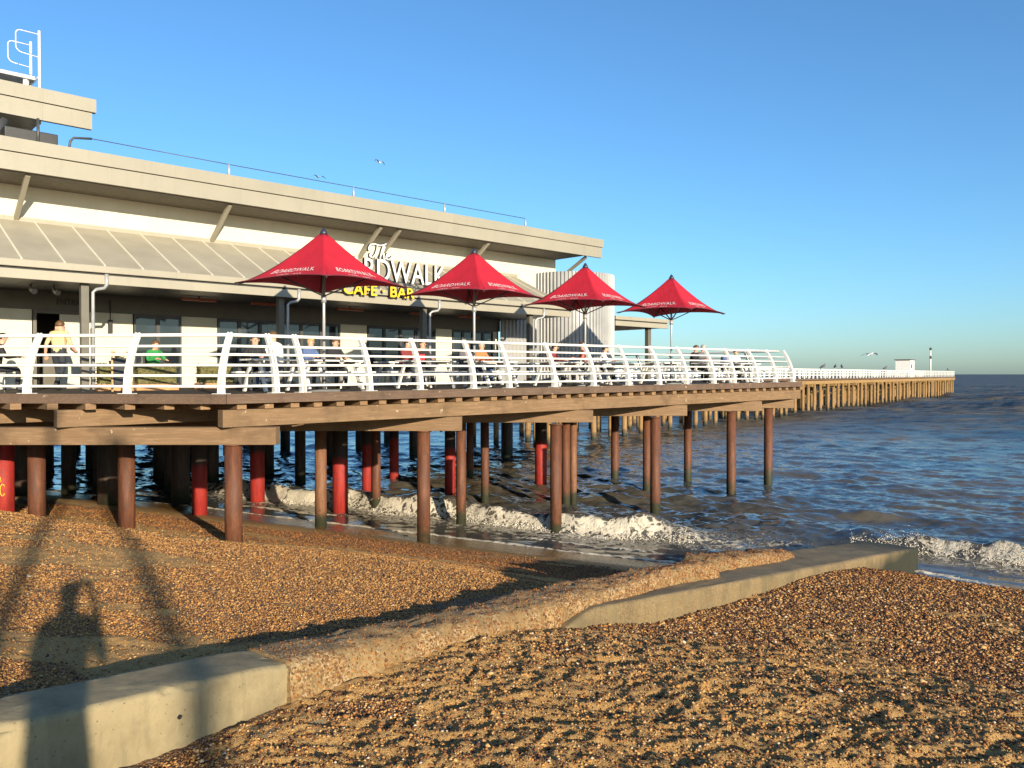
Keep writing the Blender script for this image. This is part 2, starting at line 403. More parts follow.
def tag(o, label=None, cat=None, group=None, kind=None):
    if label: o['label'] = label
    if cat: o['category'] = cat
    if group: o['group'] = group
    if kind: o['kind'] = kind
    return o
def thing(name, loc, label, cat, group=None):
    o = bpy.data.objects.new(name, None); COL.objects.link(o); o.location = loc; o.empty_display_size = .3
    return tag(o, label, cat, group)
def dup(root, loc, rz=None, label=None, group=None, scale=None):
    r = root.copy(); COL.objects.link(r); r.location = loc
    if rz is not None: r.rotation_euler = (0, 0, rz)
    if scale: r.scale = (scale,)*3
    if label: r['label'] = label
    if group: r['group'] = group
    for ch in list(root.children):
        c = ch.copy(); COL.objects.link(c); c.parent = r
        for g in ch.children:
            d = g.copy(); COL.objects.link(d); d.parent = c
    return r
def np_mesh(name, V, F, mats, smooth=True):
    me = bpy.data.meshes.new(name)
    V = np.ascontiguousarray(V, dtype=np.float32); F = np.ascontiguousarray(F, dtype=np.int32); k = F.shape[1]
    me.vertices.add(len(V)); me.vertices.foreach_set('co', V.ravel())
    me.loops.add(F.size); me.loops.foreach_set('vertex_index', F.ravel())
    me.polygons.add(len(F)); me.polygons.foreach_set('loop_start', np.arange(0, F.size, k, dtype=np.int32))
    me.polygons.foreach_set('loop_total', np.full(len(F), k, dtype=np.int32))
    if smooth: me.polygons.foreach_set('use_smooth', np.ones(len(F), dtype=bool))
    for mt in mats: me.materials.append(M[mt])
    me.update(calc_edges=True); me.validate()
    o = bpy.data.objects.new(name, me); COL.objects.link(o); return o
def attr(o, name, arr):
    a = o.data.attributes.new(name, 'FLOAT', 'POINT'); a.data.foreach_set('value', np.ascontiguousarray(arr, dtype=np.float32).ravel())

# ------------------------------------------------------------------ numpy noise
def _hash(ix, iy, seed):
    h = (ix.astype(np.int64)*374761393 + iy.astype(np.int64)*668265263 + seed*1442695041) & 0xffffffff
    h = ((h ^ (h >> 13))*1274126177) & 0xffffffff
    return ((h ^ (h >> 16)) & 0xffff)/65535.0
def vnoise(x, y, seed=0):
    ix = np.floor(x); iy = np.floor(y); fx = x-ix; fy = y-iy
    ux = fx*fx*fx*(fx*(fx*6-15)+10); uy = fy*fy*fy*(fy*(fy*6-15)+10)
    a = _hash(ix, iy, seed); b = _hash(ix+1, iy, seed); c = _hash(ix, iy+1, seed); d = _hash(ix+1, iy+1, seed)
    return (a*(1-ux)+b*ux)*(1-uy)+(c*(1-ux)+d*ux)*uy
def fbm(x, y, oct=4, seed=0, gain=.5):
    s = 0; a = 1; t = 0
    for i in range(oct):
        s = s+a*vnoise(x*2**i+i*17.3, y*2**i-i*9.1, seed+i); t += a; a *= gain
    return s/t
def sstep(a, b, x):
    t = np.clip((x-a)/(b-a), 0, 1); return t*t*(3-2*t)

# ------------------------------------------------------------------ beach height field
def qe(x, y): return .485*x+.875*y, .875*x-.485*y        # q: towards the sea, e: along the shore
def wv(x, y): return .622*x+.783*y, .783*x-.622*y        # w: along the groyne, v: across it
LQ = [-40, -8, 0, 2.37, 5, 7, 8.5, 9.5, 10.65, 11.65, 14, 16.7, 18.4, 22, 30, 60, 400]
LZ = [-1.2, -1.2, -1.55, -1.83, -2.12, -2.37, -2.64, -2.9, -3.24, -3.5, -3.87, -4.26, -4.5, -4.95, -5.8, -8, -9]
RQ = [-40, -8, 0, 1.5, 2.8, 4.2, 5.68, 6.94, 8.16, 9.76, 13, 16.3, 18.2, 20, 25, 35, 60, 400]
RZ = [-1.2, -1.2, -1.62, -1.92, -2.10, -2.08, -2.14, -2.39, -2.68, -2.87, -3.15, -3.62, -4.08, -4.54, -5.1, -6, -8, -9]
def dents(x, y, cell, seed):
    cx = np.floor(x/cell); cy = np.floor(y/cell); out = np.zeros_like(x)
    for i in (-1, 0, 1):
        for j in (-1, 0, 1):
            a = cx+i; b = cy+j
            h1 = _hash(a, b, seed); h2 = _hash(a, b, seed+1); h3 = _hash(a, b, seed+2); h4 = _hash(a, b, seed+3)
            dx = x-(a+.15+.7*h1)*cell; dy = y-(b+.15+.7*h2)*cell; t = h3*3.1416
            u = dx*np.cos(t)+dy*np.sin(t); v = -dx*np.sin(t)+dy*np.cos(t)
            r2 = (u/(.52*cell))**2+(v/(.27*cell))**2
            out = out+(.3+.7*h4)*(-np.exp(-r2**1.6)+.45*np.exp(-((np.sqrt(r2)-1.35)/.35)**2))
    return out
def beach_z(x, y, detail=True):
    q, e = qe(x, y); w, v = wv(x, y)
    zl = np.interp(q, LQ, LZ); zr = np.interp(q+.42*np.clip(e+1.6, 0, 7)*sstep(13, 19, q), RQ, RZ)
    zl = zl+.22*sstep(-12, -7, e)*np.exp(-((q-10.2)/3.0)**2)
    t = sstep(6.5, 10.5, w); c = -4.5*(1-t)-4.85*t; hw = .2*(1-t)+.5*t
    far = sstep(20, 24, w)+sstep(-2.5, -5, w); hw = hw+far*4
    k = sstep(c-hw, c+hw, v)
    z = zl*(1-k)+zr*k
    # banked gravel over the slab
    # scour on the left of the groyne
    z = z-.22*np.exp(-((w-10.2)/2.0)**2-((v+6.2)/1.2)**2)
    if detail:
        wet = sstep(13.2, 15.5, q)*(1-k)+sstep(16.5, 19, q)*k
        dry = 1-wet
        wx = x+.25*(fbm(x*2, y*2, 2, 5)-.5); wy = y+.25*(fbm(x*2+9, y*2, 2, 6)-.5)
        tro = fbm(wx*2.3+.5*y, wy*5.2, 3, 21)
        rid = 1-np.abs(2*tro-1)
        sand = patch(x, y)
        a_r = .018+.055*sand
        z = z+dry*k*(a_r*(rid-.75)*.6+.03*sand*(fbm(wx*4.2, wy*7.5, 2, 33)-.5)+(.004+.013*sand)*dents(wx, wy, .26, 300)+(.003+.012*sand)*dents(wx+3, wy*1.3, .13, 310))
        z = z+dry*(1-k)*((.004+.012*sand)*dents(wx, wy, .33, 320)+.022*(rid-.75)+.03*(fbm(x*1.2, y*2.6, 3, 44)-.5))
        z = z+(.3+.7*dry)*.10*(fbm(x*.35, y*.5, 3, 3)-.5)
        z = z+(.1+.9*dry)*.016*(fbm(x*14, y*18, 2, 8)-.5)
    return z, k, q
def patch(x, y):       # 1 where bare trodden sand shows
    q, e = qe(x, y); w, v = wv(x, y)
    right = v > -4.5
    n = fbm(x*.9, y*1.6, 4, 71)
    pr = sstep(.45, .58, n+.20*np.exp(-((q-5.2)/2.0)**2)-.22*sstep(6.8, 9.0, q)-.10*sstep(3.6, 2.8, q))
    nb = fbm(e*.22, q*1.1, 3, 73)
    pl = sstep(.52, .62, .45*n+.55*nb+.22*np.exp(-((q-10.9)/.8)**2))*.85
    mound = np.exp(-((w-12.8)/2.4)**4-((v+5.0)/.75)**4)
    return np.where(right, pr, pl)*(1-mound)
def shingle_of(x, y, k, q):
    sd = patch(x, y)
    sh = 1-sd*.92
    e = .875*x-.485*y
    wv_ = 1.2*(fbm(e*.25, q*.2, 3, 63)-.5)*2
    strip = .92*np.exp(-((q-10.75-.28*np.clip(e+11, 0, 9)-.35*wv_)/.72)**2)*sstep(-3, -6, e)                     # dry sand strip by the front piles
    smooth = sstep(15.2, 16.2, q+.4*wv_)*sstep(-15.5, -12.5, e)   # smooth wet sand
    smooth = smooth+sstep(14.5, 15.5, q)*sstep(-13.5, -15.5, e)
    return np.clip(sh*(1-.96*np.clip((strip+smooth)*(1-k), 0, 1)), 0, 1)

def polar(r, th):
    rr, tt = np.meshgrid(r, th, indexing='ij'); return rr*np.sin(tt), rr*np.cos(tt)
def grid_faces(nr, nt):
    i = np.arange(nr*nt).reshape(nr, nt)
    return np.stack([i[:-1, :-1].ravel(), i[:-1, 1:].ravel(), i[1:, 1:].ravel(), i[1:, :-1].ravel()], 1)
th = np.concatenate([np.linspace(-math.pi, -R(52), 90, endpoint=False), np.linspace(-R(52), R(52), 900, endpoint=False), np.linspace(R(52), math.pi, 90)])
rb = np.concatenate([np.geomspace(.25, 2.8, 40, endpoint=False), np.geomspace(2.8, 26, 640, endpoint=False), np.geomspace(26, 400, 60)])
gx, gy = polar(rb, th)
gz, gk, gq = beach_z(gx, gy)
beach = np_mesh('beach', np.stack([gx.ravel(), gy.ravel(), gz.ravel()], 1), grid_faces(len(rb), len(th))[:, ::-1], ['beach'])
attr(beach, 'shingle', shingle_of(gx, gy, gk, gq))
wetm = np.clip((-4.02-gz)/.25+.35*(fbm(gx*.8, gy*.8, 3, 90)-.5), 0, 1)
attr(beach, 'wet', wetm)
tag(beach, 'sloping beach of orange shingle and trodden yellow sand', 'beach', kind='structure')

# loose pebbles lying over the beach
def pebbles(n):
    r = np.exp(rng.uniform(math.log(3.3), math.log(28), n)); a = rng.uniform(-R(44), R(44), n)
    x = r*np.sin(a); y = r*np.cos(a)
    z, k, q = beach_z(x, y)
    w, v = wv(x, y)
    lo = np.where(v < -4.5, .02, .32); keep = rng.random(n) < (lo+(1-lo)*shingle_of(x, y, k, q)**1.3)
    keep &= ~((v > -4.80) & (v < -4.18) & (w < 10.2)); keep &= z > -4.42
    keep &= ~((v > -5.45) & (v < -4.1) & (w > 5.5) & (w < 21) & (z < -2.43-.128*(w-7.91)+.02))
    shv = shingle_of(x, y, k, q); keep &= ~((shv < .12) & (q > 12) & (rng.random(n) < .93))
    x, y, z, r, q = x[keep], y[keep], z[keep], r[keep], q[keep]; m = len(x)
    t = (1+5**.5)/2
    iv = np.array([(-1, t, 0), (1, t, 0), (-1, -t, 0), (1, -t, 0), (0, -1, t), (0, 1, t), (0, -1, -t), (0, 1, -t), (t, 0, -1), (t, 0, 1), (-t, 0, -1), (-t, 0, 1)])/1.902
    iff = np.array([(0, 11, 5), (0, 5, 1), (0, 1, 7), (0, 7, 10), (0, 10, 11), (1, 5, 9), (5, 11, 4), (11, 10, 2), (10, 7, 6), (7, 1, 8), (3, 9, 4), (3, 4, 2), (3, 2, 6), (3, 6, 8), (3, 8, 9), (4, 9, 5), (2, 4, 11), (6, 2, 10), (8, 6, 7), (9, 8, 1)])
    lft = ((.783*x-.622*y) < -4.6)
    size = (.0038+.0085*rng.random(m)**2.4)*(r/5)**.62*np.where(lft, .75, 1.0)
    big = rng.random(m) < .02; size[big] *= 1.7
    sc = np.stack([size*rng.uniform(.9, 1.5, m), size*rng.uniform(.7, 1.1, m), size*rng.uniform(.5, .85, m)], 1)
    iv = np.array([(1, 0, 0), (-1, 0, 0), (0, 1, 0), (0, -1, 0), (0, 0, 1), (0, 0, -1)], float)*1.12
    iff = np.array([(0, 2, 4), (2, 1, 4), (1, 3, 4), (3, 0, 4), (2, 0, 5), (1, 2, 5), (3, 1, 5), (0, 3, 5)])
    V = iv[None]*sc[:, None]*(1+.12*rng.standard_normal((m, 6, 1)))
    ang = rng.uniform(0, 2*math.pi, m); tl = rng.uniform(-.5, .5, m)
    yy = V[:, :, 1]*np.cos(tl)[:, None]-V[:, :, 2]*np.sin(tl)[:, None]; zz = V[:, :, 1]*np.sin(tl)[:, None]+V[:, :, 2]*np.cos(tl)[:, None]
    xx = V[:, :, 0]*np.cos(ang)[:, None]-yy*np.sin(ang)[:, None]; y2 = V[:, :, 0]*np.sin(ang)[:, None]+yy*np.cos(ang)[:, None]
    V = np.stack([xx+x[:, None], y2+y[:, None], zz+(z+size*.35)[:, None]], 2).reshape(-1, 3)
    F = (iff[None]+6*np.arange(m)[:, None, None]).reshape(-1, 3)
    o = np_mesh('pebbles', V, F, ['pebble'])
    tint = rng.random(m)*.86; wh = rng.random(m) < .035; tint[wh] = rng.uniform(.88, 1, wh.sum()); dk = rng.random(m) < .14; tint[dk] *= .2
    deep = sstep(12, 17, q); tint = np.where(lft & (rng.random(m) < .75), .36+.45*tint, tint)*(1-.35*deep)*np.where(lft & (q > 12.2), .72, 1)
    attr(o, 'tint', np.repeat(tint, 6))
    tag(o, 'loose orange, brown and grey pebbles scattered over the beach', 'pebbles', kind='stuff')
pebbles(640000)

# ------------------------------------------------------------------ sea
def sea():
    th = np.linspace(-R(56), R(56), 1050)
    ys = np.concatenate([np.linspace(290, 60, 470, endpoint=False), np.linspace(60, 4, 190, endpoint=False), np.array([4, 3, 2, 1, .5, .25, .12])])
    r = 3600/ys
    x, y = polar(r, th)
    q, e = qe(x, y)
    bz, k, _ = beach_z(x, y, False)
    depth = SEA-bz
    rr = np.sqrt(x*x+y*y); dr = np.maximum(rr*rr/3600*.48, rr*.0019)
    damp = sstep(.03, .65, depth)
    g = np.random.default_rng(5); h = np.zeros_like(x)
    for i in range(60):
        lam = .40*(5.5/.40)**(i/59.0)
        a = math.atan2(-.875, -.485)+g.normal(0, .55)
        kx, ky = math.cos(a)*2*math.pi/lam, math.sin(a)*2*math.pi/lam
        amp = .0062*lam**.55*g.uniform(.6, 1.3)
        ph = g.uniform(0, 6.28)
        c = np.cos(kx*x+ky*y+ph)
        h += amp*(np.sign(c)*np.abs(c)**.9+.35*np.cos(2*(kx*x+ky*y+ph)))*sstep(1.8, 4.0, lam/dr)
    off = sstep(45, 150, q)
    for i in range(26):
        lam = 6.5*(48/6.5)**(i/25.0)
        a = math.atan2(-.875, -.485)+g.normal(0, .5)
        kx, ky = math.cos(a)*2*math.pi/lam, math.sin(a)*2*math.pi/lam
        h += .0095*lam*off*g.uniform(.6, 1.3)*np.cos(kx*x+ky*y+g.uniform(0, 6.28))*sstep(1.6, 3.4, lam/dr)
    h *= (.55+.9*fbm(x*.05, y*.05, 2, 12))
    h *= .10+.90*damp
    # breaking wave
    env_l = sstep(-30, -22, e)*sstep(-4.8, -8, e); env_r = sstep(-3.2, .4, e)*sstep(14, 6, e)
    wob = .55*(fbm(e*.45, e*0+3, 3, 4)-.5)*2
    c_l = 20.95+.25*sstep(-8, -18, e)+wob*.6; c_r = 22.6-.12*(e)+wob*.4
    def ridge(c, front, back): 
        d = q-c; return np.where(d < 0, np.exp(-(d/front)**2), np.exp(-(d/back)**2))
    lump = .55+.9*fbm(e*.8, q*.8, 3, 17)
    b_l = env_l*ridge(c_l, .28, 1.1)*.50*lump; b_r = env_r*ridge(c_r, .30, 1.2)*.46*lump
    b_m = sstep(-8, -6, e)*sstep(-.5, -2.5, e)*ridge(23.2+wob, .6, 1.4)*.22*lump
    b_far = sstep(-40, -10, e)*sstep(20, 5, e)*ridge(27.5+2*wob, 1.2, 2.6)*.12*lump
    h += b_l+b_r+b_m+b_far
    z = SEA+h
    fo = np.zeros_like(x)
    crumble = .75+.5*(fbm(x*3, y*3, 3, 55)-.5)*2
    for env, c in ((env_l, c_l), (env_r, c_r)):
        d = q-c
        fo = np.maximum(fo, env*np.clip(1.15-np.abs(d+.22)/.42, 0, 1)*.86*crumble)
        fo = np.maximum(fo, env*sstep(-2.6, -.6, d)*sstep(.1, -.3, d)*.42)
    fo = np.maximum(fo, .42*sstep(-9, -6, e)*sstep(0, -2, e)*sstep(19.5, 20.6, q)*sstep(24, 22, q)*(fbm(x*1.2, y*1.2, 3, 61)+.3))
    thin = (depth+h*.3+.05*(fbm(e*.7, q*.5, 3, 77)-.5))
    fo = np.maximum(fo, .95*np.exp(-((thin-.012)/.014)**2))
    fo = np.maximum(fo, .66*np.exp(-((thin-.13)/.018)**2)*sstep(.4, .6, fbm(e*.5, q, 2, 78)))
    z = z+fo*(.10*(fbm(x*5, y*5, 3, 14)-.4)+.035*(fbm(x*15, y*15, 2, 15)-.4))
    o = np_mesh('sea', np.stack([x.ravel(), y.ravel(), z.ravel()], 1), grid_faces(len(r), len(th))[:, ::-1], ['sea'])
    attr(o, 'foam', np.clip(fo, 0, 1.3)); attr(o, 'chop', sstep(28, 110, q)); attr(o, 'calm', .9*(1-sstep(.05, .55, depth)))
    tag(o, 'choppy grey-blue sea with silty brown patches', 'sea', kind='structure')
    return c_l, e
sea()
def blob_field(name, pts, sizes, label):
    t = (1+5**.5)/2
    iv = np.array([(-1, t, 0), (1, t, 0), (-1, -t, 0), (1, -t, 0), (0, -1, t), (0, 1, t), (0, -1, -t), (0, 1, -t), (t, 0, -1), (t, 0, 1), (-t, 0, -1), (-t, 0, 1)])/1.902
    iff = np.array([(0, 11, 5), (0, 5, 1), (0, 1, 7), (0, 7, 10), (0, 10, 11), (1, 5, 9), (5, 11, 4), (11, 10, 2), (10, 7, 6), (7, 1, 8), (3, 9, 4), (3, 4, 2), (3, 2, 6), (3, 6, 8), (3, 8, 9), (4, 9, 5), (2, 4, 11), (6, 2, 10), (8, 6, 7), (9, 8, 1)])
    m = len(pts)
    V = (iv[None]*sizes[:, None, None]*(1+.25*rng.standard_normal((m, 12, 1)))+pts[:, None]).reshape(-1, 3)
    F = (iff[None]+12*np.arange(m)[:, None, None]).reshape(-1, 3)
    o = np_mesh(name, V, F, ['foam']); tag(o, label, 'sea foam', kind='stuff'); return o
def foam_on(name, e0, e1, cfun, n, height, label, spray):
    e = rng.uniform(e0, e1, n); wob = .55*(fbm(e*.45, e*0+3, 3, 4)-.5)*2
    c = cfun(e, wob)
    lump = np.clip((fbm(e*.9, e*0+7, 3, 91)-.28)*2.2, .02, 1.1)
    hh = rng.random(n)**1.5*height*lump
    d = -.42+.5*hh/height+rng.normal(0, .10, n)
    spr = rng.random(n) < spray
    fing = fbm(e*3.2, e*0+1, 3, 29)
    hh = np.where(spr, height*(.5+.75*rng.random(n)**1.6*np.clip((fing-.35)*3, 0, 1.3)), hh)
    q = c+d
    x = .485*q+.875*e; y = .875*q-.485*e
    size = np.where(spr, rng.uniform(.004, .012, n), rng.uniform(.006, .020, n)*(1-.4*hh/height))
    blob_field(name, np.stack([x, y, SEA+.02+hh], 1), size, label)
foam_on('wave_foam', -22.5, -6.0, lambda e, w: 20.95+.25*sstep(-8, -18, e)+w*.6, 9000, .40, 'white foam tumbling along the breaker under the boardwalk piles', .03)
foam_on('wave_spray', -2.4, 7.0, lambda e, w: 22.6-.12*e+w*.4, 6500, .42, 'white splash bursting up beyond the concrete slab at the right', .12)

# ------------------------------------------------------------------ groyne
def groyne():
    root = thing('concrete_groyne', Vector((0.6, 7.2, -2.2)), 'low concrete groyne wall running down the shingle beach into the sea', 'groyne')
    def W(w, v, z): return (.622*w+.783*v, .783*w-.622*v, z)
    def top(w): return -1.68-.0948*(w-1.464)
    def sweep(name, w0, w1, prof, mat, dw, amp, seed, endcap=True):
        nw = int((w1-w0)/dw)+1; wsn = np.linspace(w0, w1, nw)
        pts = []
        for i in range(len(prof)-1):
            a = np.array(prof[i]); b = np.array(prof[i+1]); n = max(2, int(np.hypot(*(b-a))/dw))
            for j in range(n): pts.append(a+(b-a)*j/n)
        pts.append(np.array(prof[-1])); pr = np.array(pts)
        Wg, I = np.meshgrid(wsn, np.arange(len(pr)), indexing='ij')
        return wsn, pr, Wg, I
    wsn, pr, Wg, I = sweep('x', -4, 3.12, [(-4.72, -1.3), (-4.72, -.02), (-4.70, 0), (-4.285, 0), (-4.265, -.02), (-4.265, -1.3)], 0, .022, 0, 0)
    v = pr[I, 0]; dz = pr[I, 1]
    edge = np.exp(-((dz+.01)/.035)**2)*np.exp(-((np.abs(v+4.4925)-.22)/.035)**2)          # knocked arrises
    chip = sstep(.60, .74, fbm(Wg*5, v*5, 4, 151))*edge
    endw = sstep(2.85, 3.12, Wg)
    nse = fbm(Wg*1.4, v*3+dz*3, 4, 152)-.5; fine = fbm(Wg*12, v*12+dz*12, 3, 153)-.5
    out = np.where(v < -4.49, -1, 1)
    v = v+out*(.010*nse+.006*fine-.022*chip-.03*endw*fbm(Wg*4, dz*5, 3, 154))
    z = top(Wg)+dz+np.where(dz > -.03, .008*nse+.006*fine-.024*chip-.03*endw*fbm(Wg*4, v*5, 3, 155), 0)
    X = .622*Wg+.783*v; Y = .783*Wg-.622*v
    o = np_mesh('smooth_wall', np.stack([X.ravel(), Y.ravel(), z.ravel()], 1)-np.array(root.location), grid_faces(len(wsn), len(pr)), ['concrete'])
    o.parent = root
    for (w, dz, r) in ((2.35, .17, .014), (1.35, .17, .010), (.2, .2, .012)):
        h = MB(); c = Vector(W(w, -4.262, top(w)-dz)); d = Vector((.783, -.622, 0))
        h.tube([c-d*.02, c+d*.001], r, 10); h.build('tie_hole', 'black', root)
    # pebbly worn length
    wsn, pr, Wg, I = sweep('x', 3.08, 10.15, [(-4.80, -1.2), (-4.77, -.12), (-4.73, -.02), (-4.68, .004), (-4.42, .012), (-4.31, 0), (-4.25, -.05), (-4.225, -.35), (-4.19, -1.2)], 0, .035, 0, 0)
    v = pr[I, 0]; dz = pr[I, 1]; t = (Wg-3.08)/7.07
    nse = fbm(Wg*2.2, v*3+dz*3, 4, 40)-.5; fine = fbm(Wg*11, v*14+dz*14, 3, 41)-.5; chunk = fbm(Wg*.8, dz*.6+2, 3, 47)-.5
    grow = sstep(0, .08, t)
    v = v+(nse*.08+fine*.06+chunk*.05)*grow*np.where(v < -4.5, -1, 1)*np.where(dz < -.01, 1, .4)
    # the seaward half narrows to a ridge
    narrow = sstep(.5, .8, t); v = -4.55+(v+4.55)*(1-.30*narrow)+narrow*-.10
    z = -1.68-.0948*(Wg-1.464)+dz+(nse*.06+fine*.06+chunk*.05)*grow-.02*sstep(.86, 1.0, t)-.5*sstep(.97, 1.0, t)**2*(dz > -.2)
    X = .622*Wg+.783*v; Y = .783*Wg-.622*v
    o = np_mesh('worn_wall', np.stack([X.ravel(), Y.ravel(), z.ravel()], 1)-np.array(root.location), grid_faces(len(wsn), len(pr)), ['rough_concrete'])
    o.parent = root
    c = MB(); e = [Vector((X[-1, j], Y[-1, j], z[-1, j])) for j in range(0, len(pr), 3)]
    c.add(e, [tuple(range(len(e)))]); c.build('worn_end', 'rough_concrete', root)
    c = MB(); e = [Vector((X[0, j], Y[0, j], z[0, j])) for j in range(0, len(pr), 3)]
    c.add(e, [tuple(range(len(e)))]); c.build('worn_end', 'rough_concrete', root)
    # stones of the aggregate standing out of the worn length, and a worn block further down on the slab
    def stones(Xg, Yg, Zg, n, keep=None):
        ni, nj = Xg.shape; a = rng.uniform(0, ni-1.001, n); b = rng.uniform(0, nj-1.001, n); i = a.astype(int); j = b.astype(int); fa = a-i; fb = b-j
        def at(G): return (G[i, j]*(1-fa)+G[i+1, j]*fa)*(1-fb)+(G[i, j+1]*(1-fa)+G[i+1, j+1]*fa)*fb
        C = np.stack([at(Xg), at(Yg), at(Zg)], 1); m = n
        iv = np.array([(1, 0, 0), (-1, 0, 0), (0, 1, 0), (0, -1, 0), (0, 0, 1), (0, 0, -1)], float)
        iff = np.array([(0, 2, 4), (2, 1, 4), (1, 3, 4), (3, 0, 4), (2, 0, 5), (1, 2, 5), (3, 1, 5), (0, 3, 5)])
        size = rng.uniform(.004, .012, n)*(np.hypot(C[:, 0], C[:, 1])/6)**.4
        V = (iv[None]*(size[:, None]*rng.uniform(.7, 1.4, (m, 3)))[:, None]*(1+.15*rng.standard_normal((m, 6, 1)))+C[:, None]).reshape(-1, 3)
        o = np_mesh('aggregate', V-np.array(root.location), (iff[None]+6*np.arange(m)[:, None, None]).reshape(-1, 3), ['pebble'])
        attr(o, 'tint', np.repeat(.10+.33*rng.random(m)+.2*(rng.random(m) < .12), 6)); o.parent = root; o['kind'] = 'stuff'
    stones(X, Y, z-.003, 30000)
    wsn, pr, Wg, I = sweep('x', 10.35, 14.1, [(-5.30, -.6), (-5.28, -.08), (-5.20, 0), (-4.78, .01), (-4.70, -.04), (-4.64, -.6)], 0, .04, 0, 0)
    v = pr[I, 0]; dz = pr[I, 1]; t = (Wg-10.35)/3.75
    nse = fbm(Wg*2.2, v*3+dz*3, 4, 140)-.5; fine = fbm(Wg*11, v*14+dz*14, 3, 141)-.5
    v = -4.97+(v+4.97)*(1-.35*sstep(.7, 1, t))+(nse*.10+fine*.05)*np.where(v < -4.97, -1, 1)
    z = -2.43-.128*(Wg-7.91)+.17-.05*t+dz+nse*.12+fine*.05-.35*sstep(.93, 1, t)-.25*sstep(.08, 0, t)
    X = .622*Wg+.783*v; Y = .783*Wg-.622*v
    o = np_mesh('worn_block', np.stack([X.ravel(), Y.ravel(), z.ravel()], 1)-np.array(root.location), grid_faces(len(wsn), len(pr)), ['rough_concrete'])
    o.parent = root; stones(X, Y, z-.003, 9000)
    # lower slab along the foot, down to the sea
    wsn, pr, Wg, I = sweep('x', 5.5, 20.34, [(-5.37, -1.3), (-5.37, -.03), (-5.34, 0), (-4.16, 0), (-4.13, -.03), (-4.13, -1.3)], 0, .06, 0, 0)
    v = pr[I, 0]; dz = pr[I, 1]
    nse = fbm(Wg*1.6, v*3+dz*2, 4, 50)-.5; fine = fbm(Wg*9, v*9+dz*9, 2, 51)-.5
    nar = 1-sstep(9.4, 11.4, Wg); v = v*(1-nar)+nar*(-4.13+(v+4.13)*.5)
    z = -2.43-.128*(Wg-7.91)+dz+.03*nse+.012*fine-.25*(1-sstep(5.5, 6.6, Wg)); v = v+.025*nse+.01*fine
    X = .622*Wg+.783*v; Y = .783*Wg-.622*v
    o = np_mesh('lower_slab', np.stack([X.ravel(), Y.ravel(), z.ravel()], 1)-np.array(root.location), grid_faces(len(wsn), len(pr)), ['slab_concrete'])
    o.parent = root
    c = MB(); e = [Vector((X[-1, j], Y[-1, j], z[-1, j])) for j in range(len(pr))]
    c.add(e, [tuple(range(len(e)))]); c.build('slab_end', 'slab_concrete', root)
    # broken footing half buried at the near foot
    f = MB(); ax = Vector((.70, .71, -.06)).normalized(); ay = Vector((-.71, .70, .0))
    f.box((-1.35, 4.78, -2.175), .55, .24, .16, ax, ay, ax.cross(ay))
    tag(f.build('concrete_footing', 'slab_concrete', None, .05), 'broken concrete chunk half buried at the foot of the groyne', 'concrete block')
groyne()

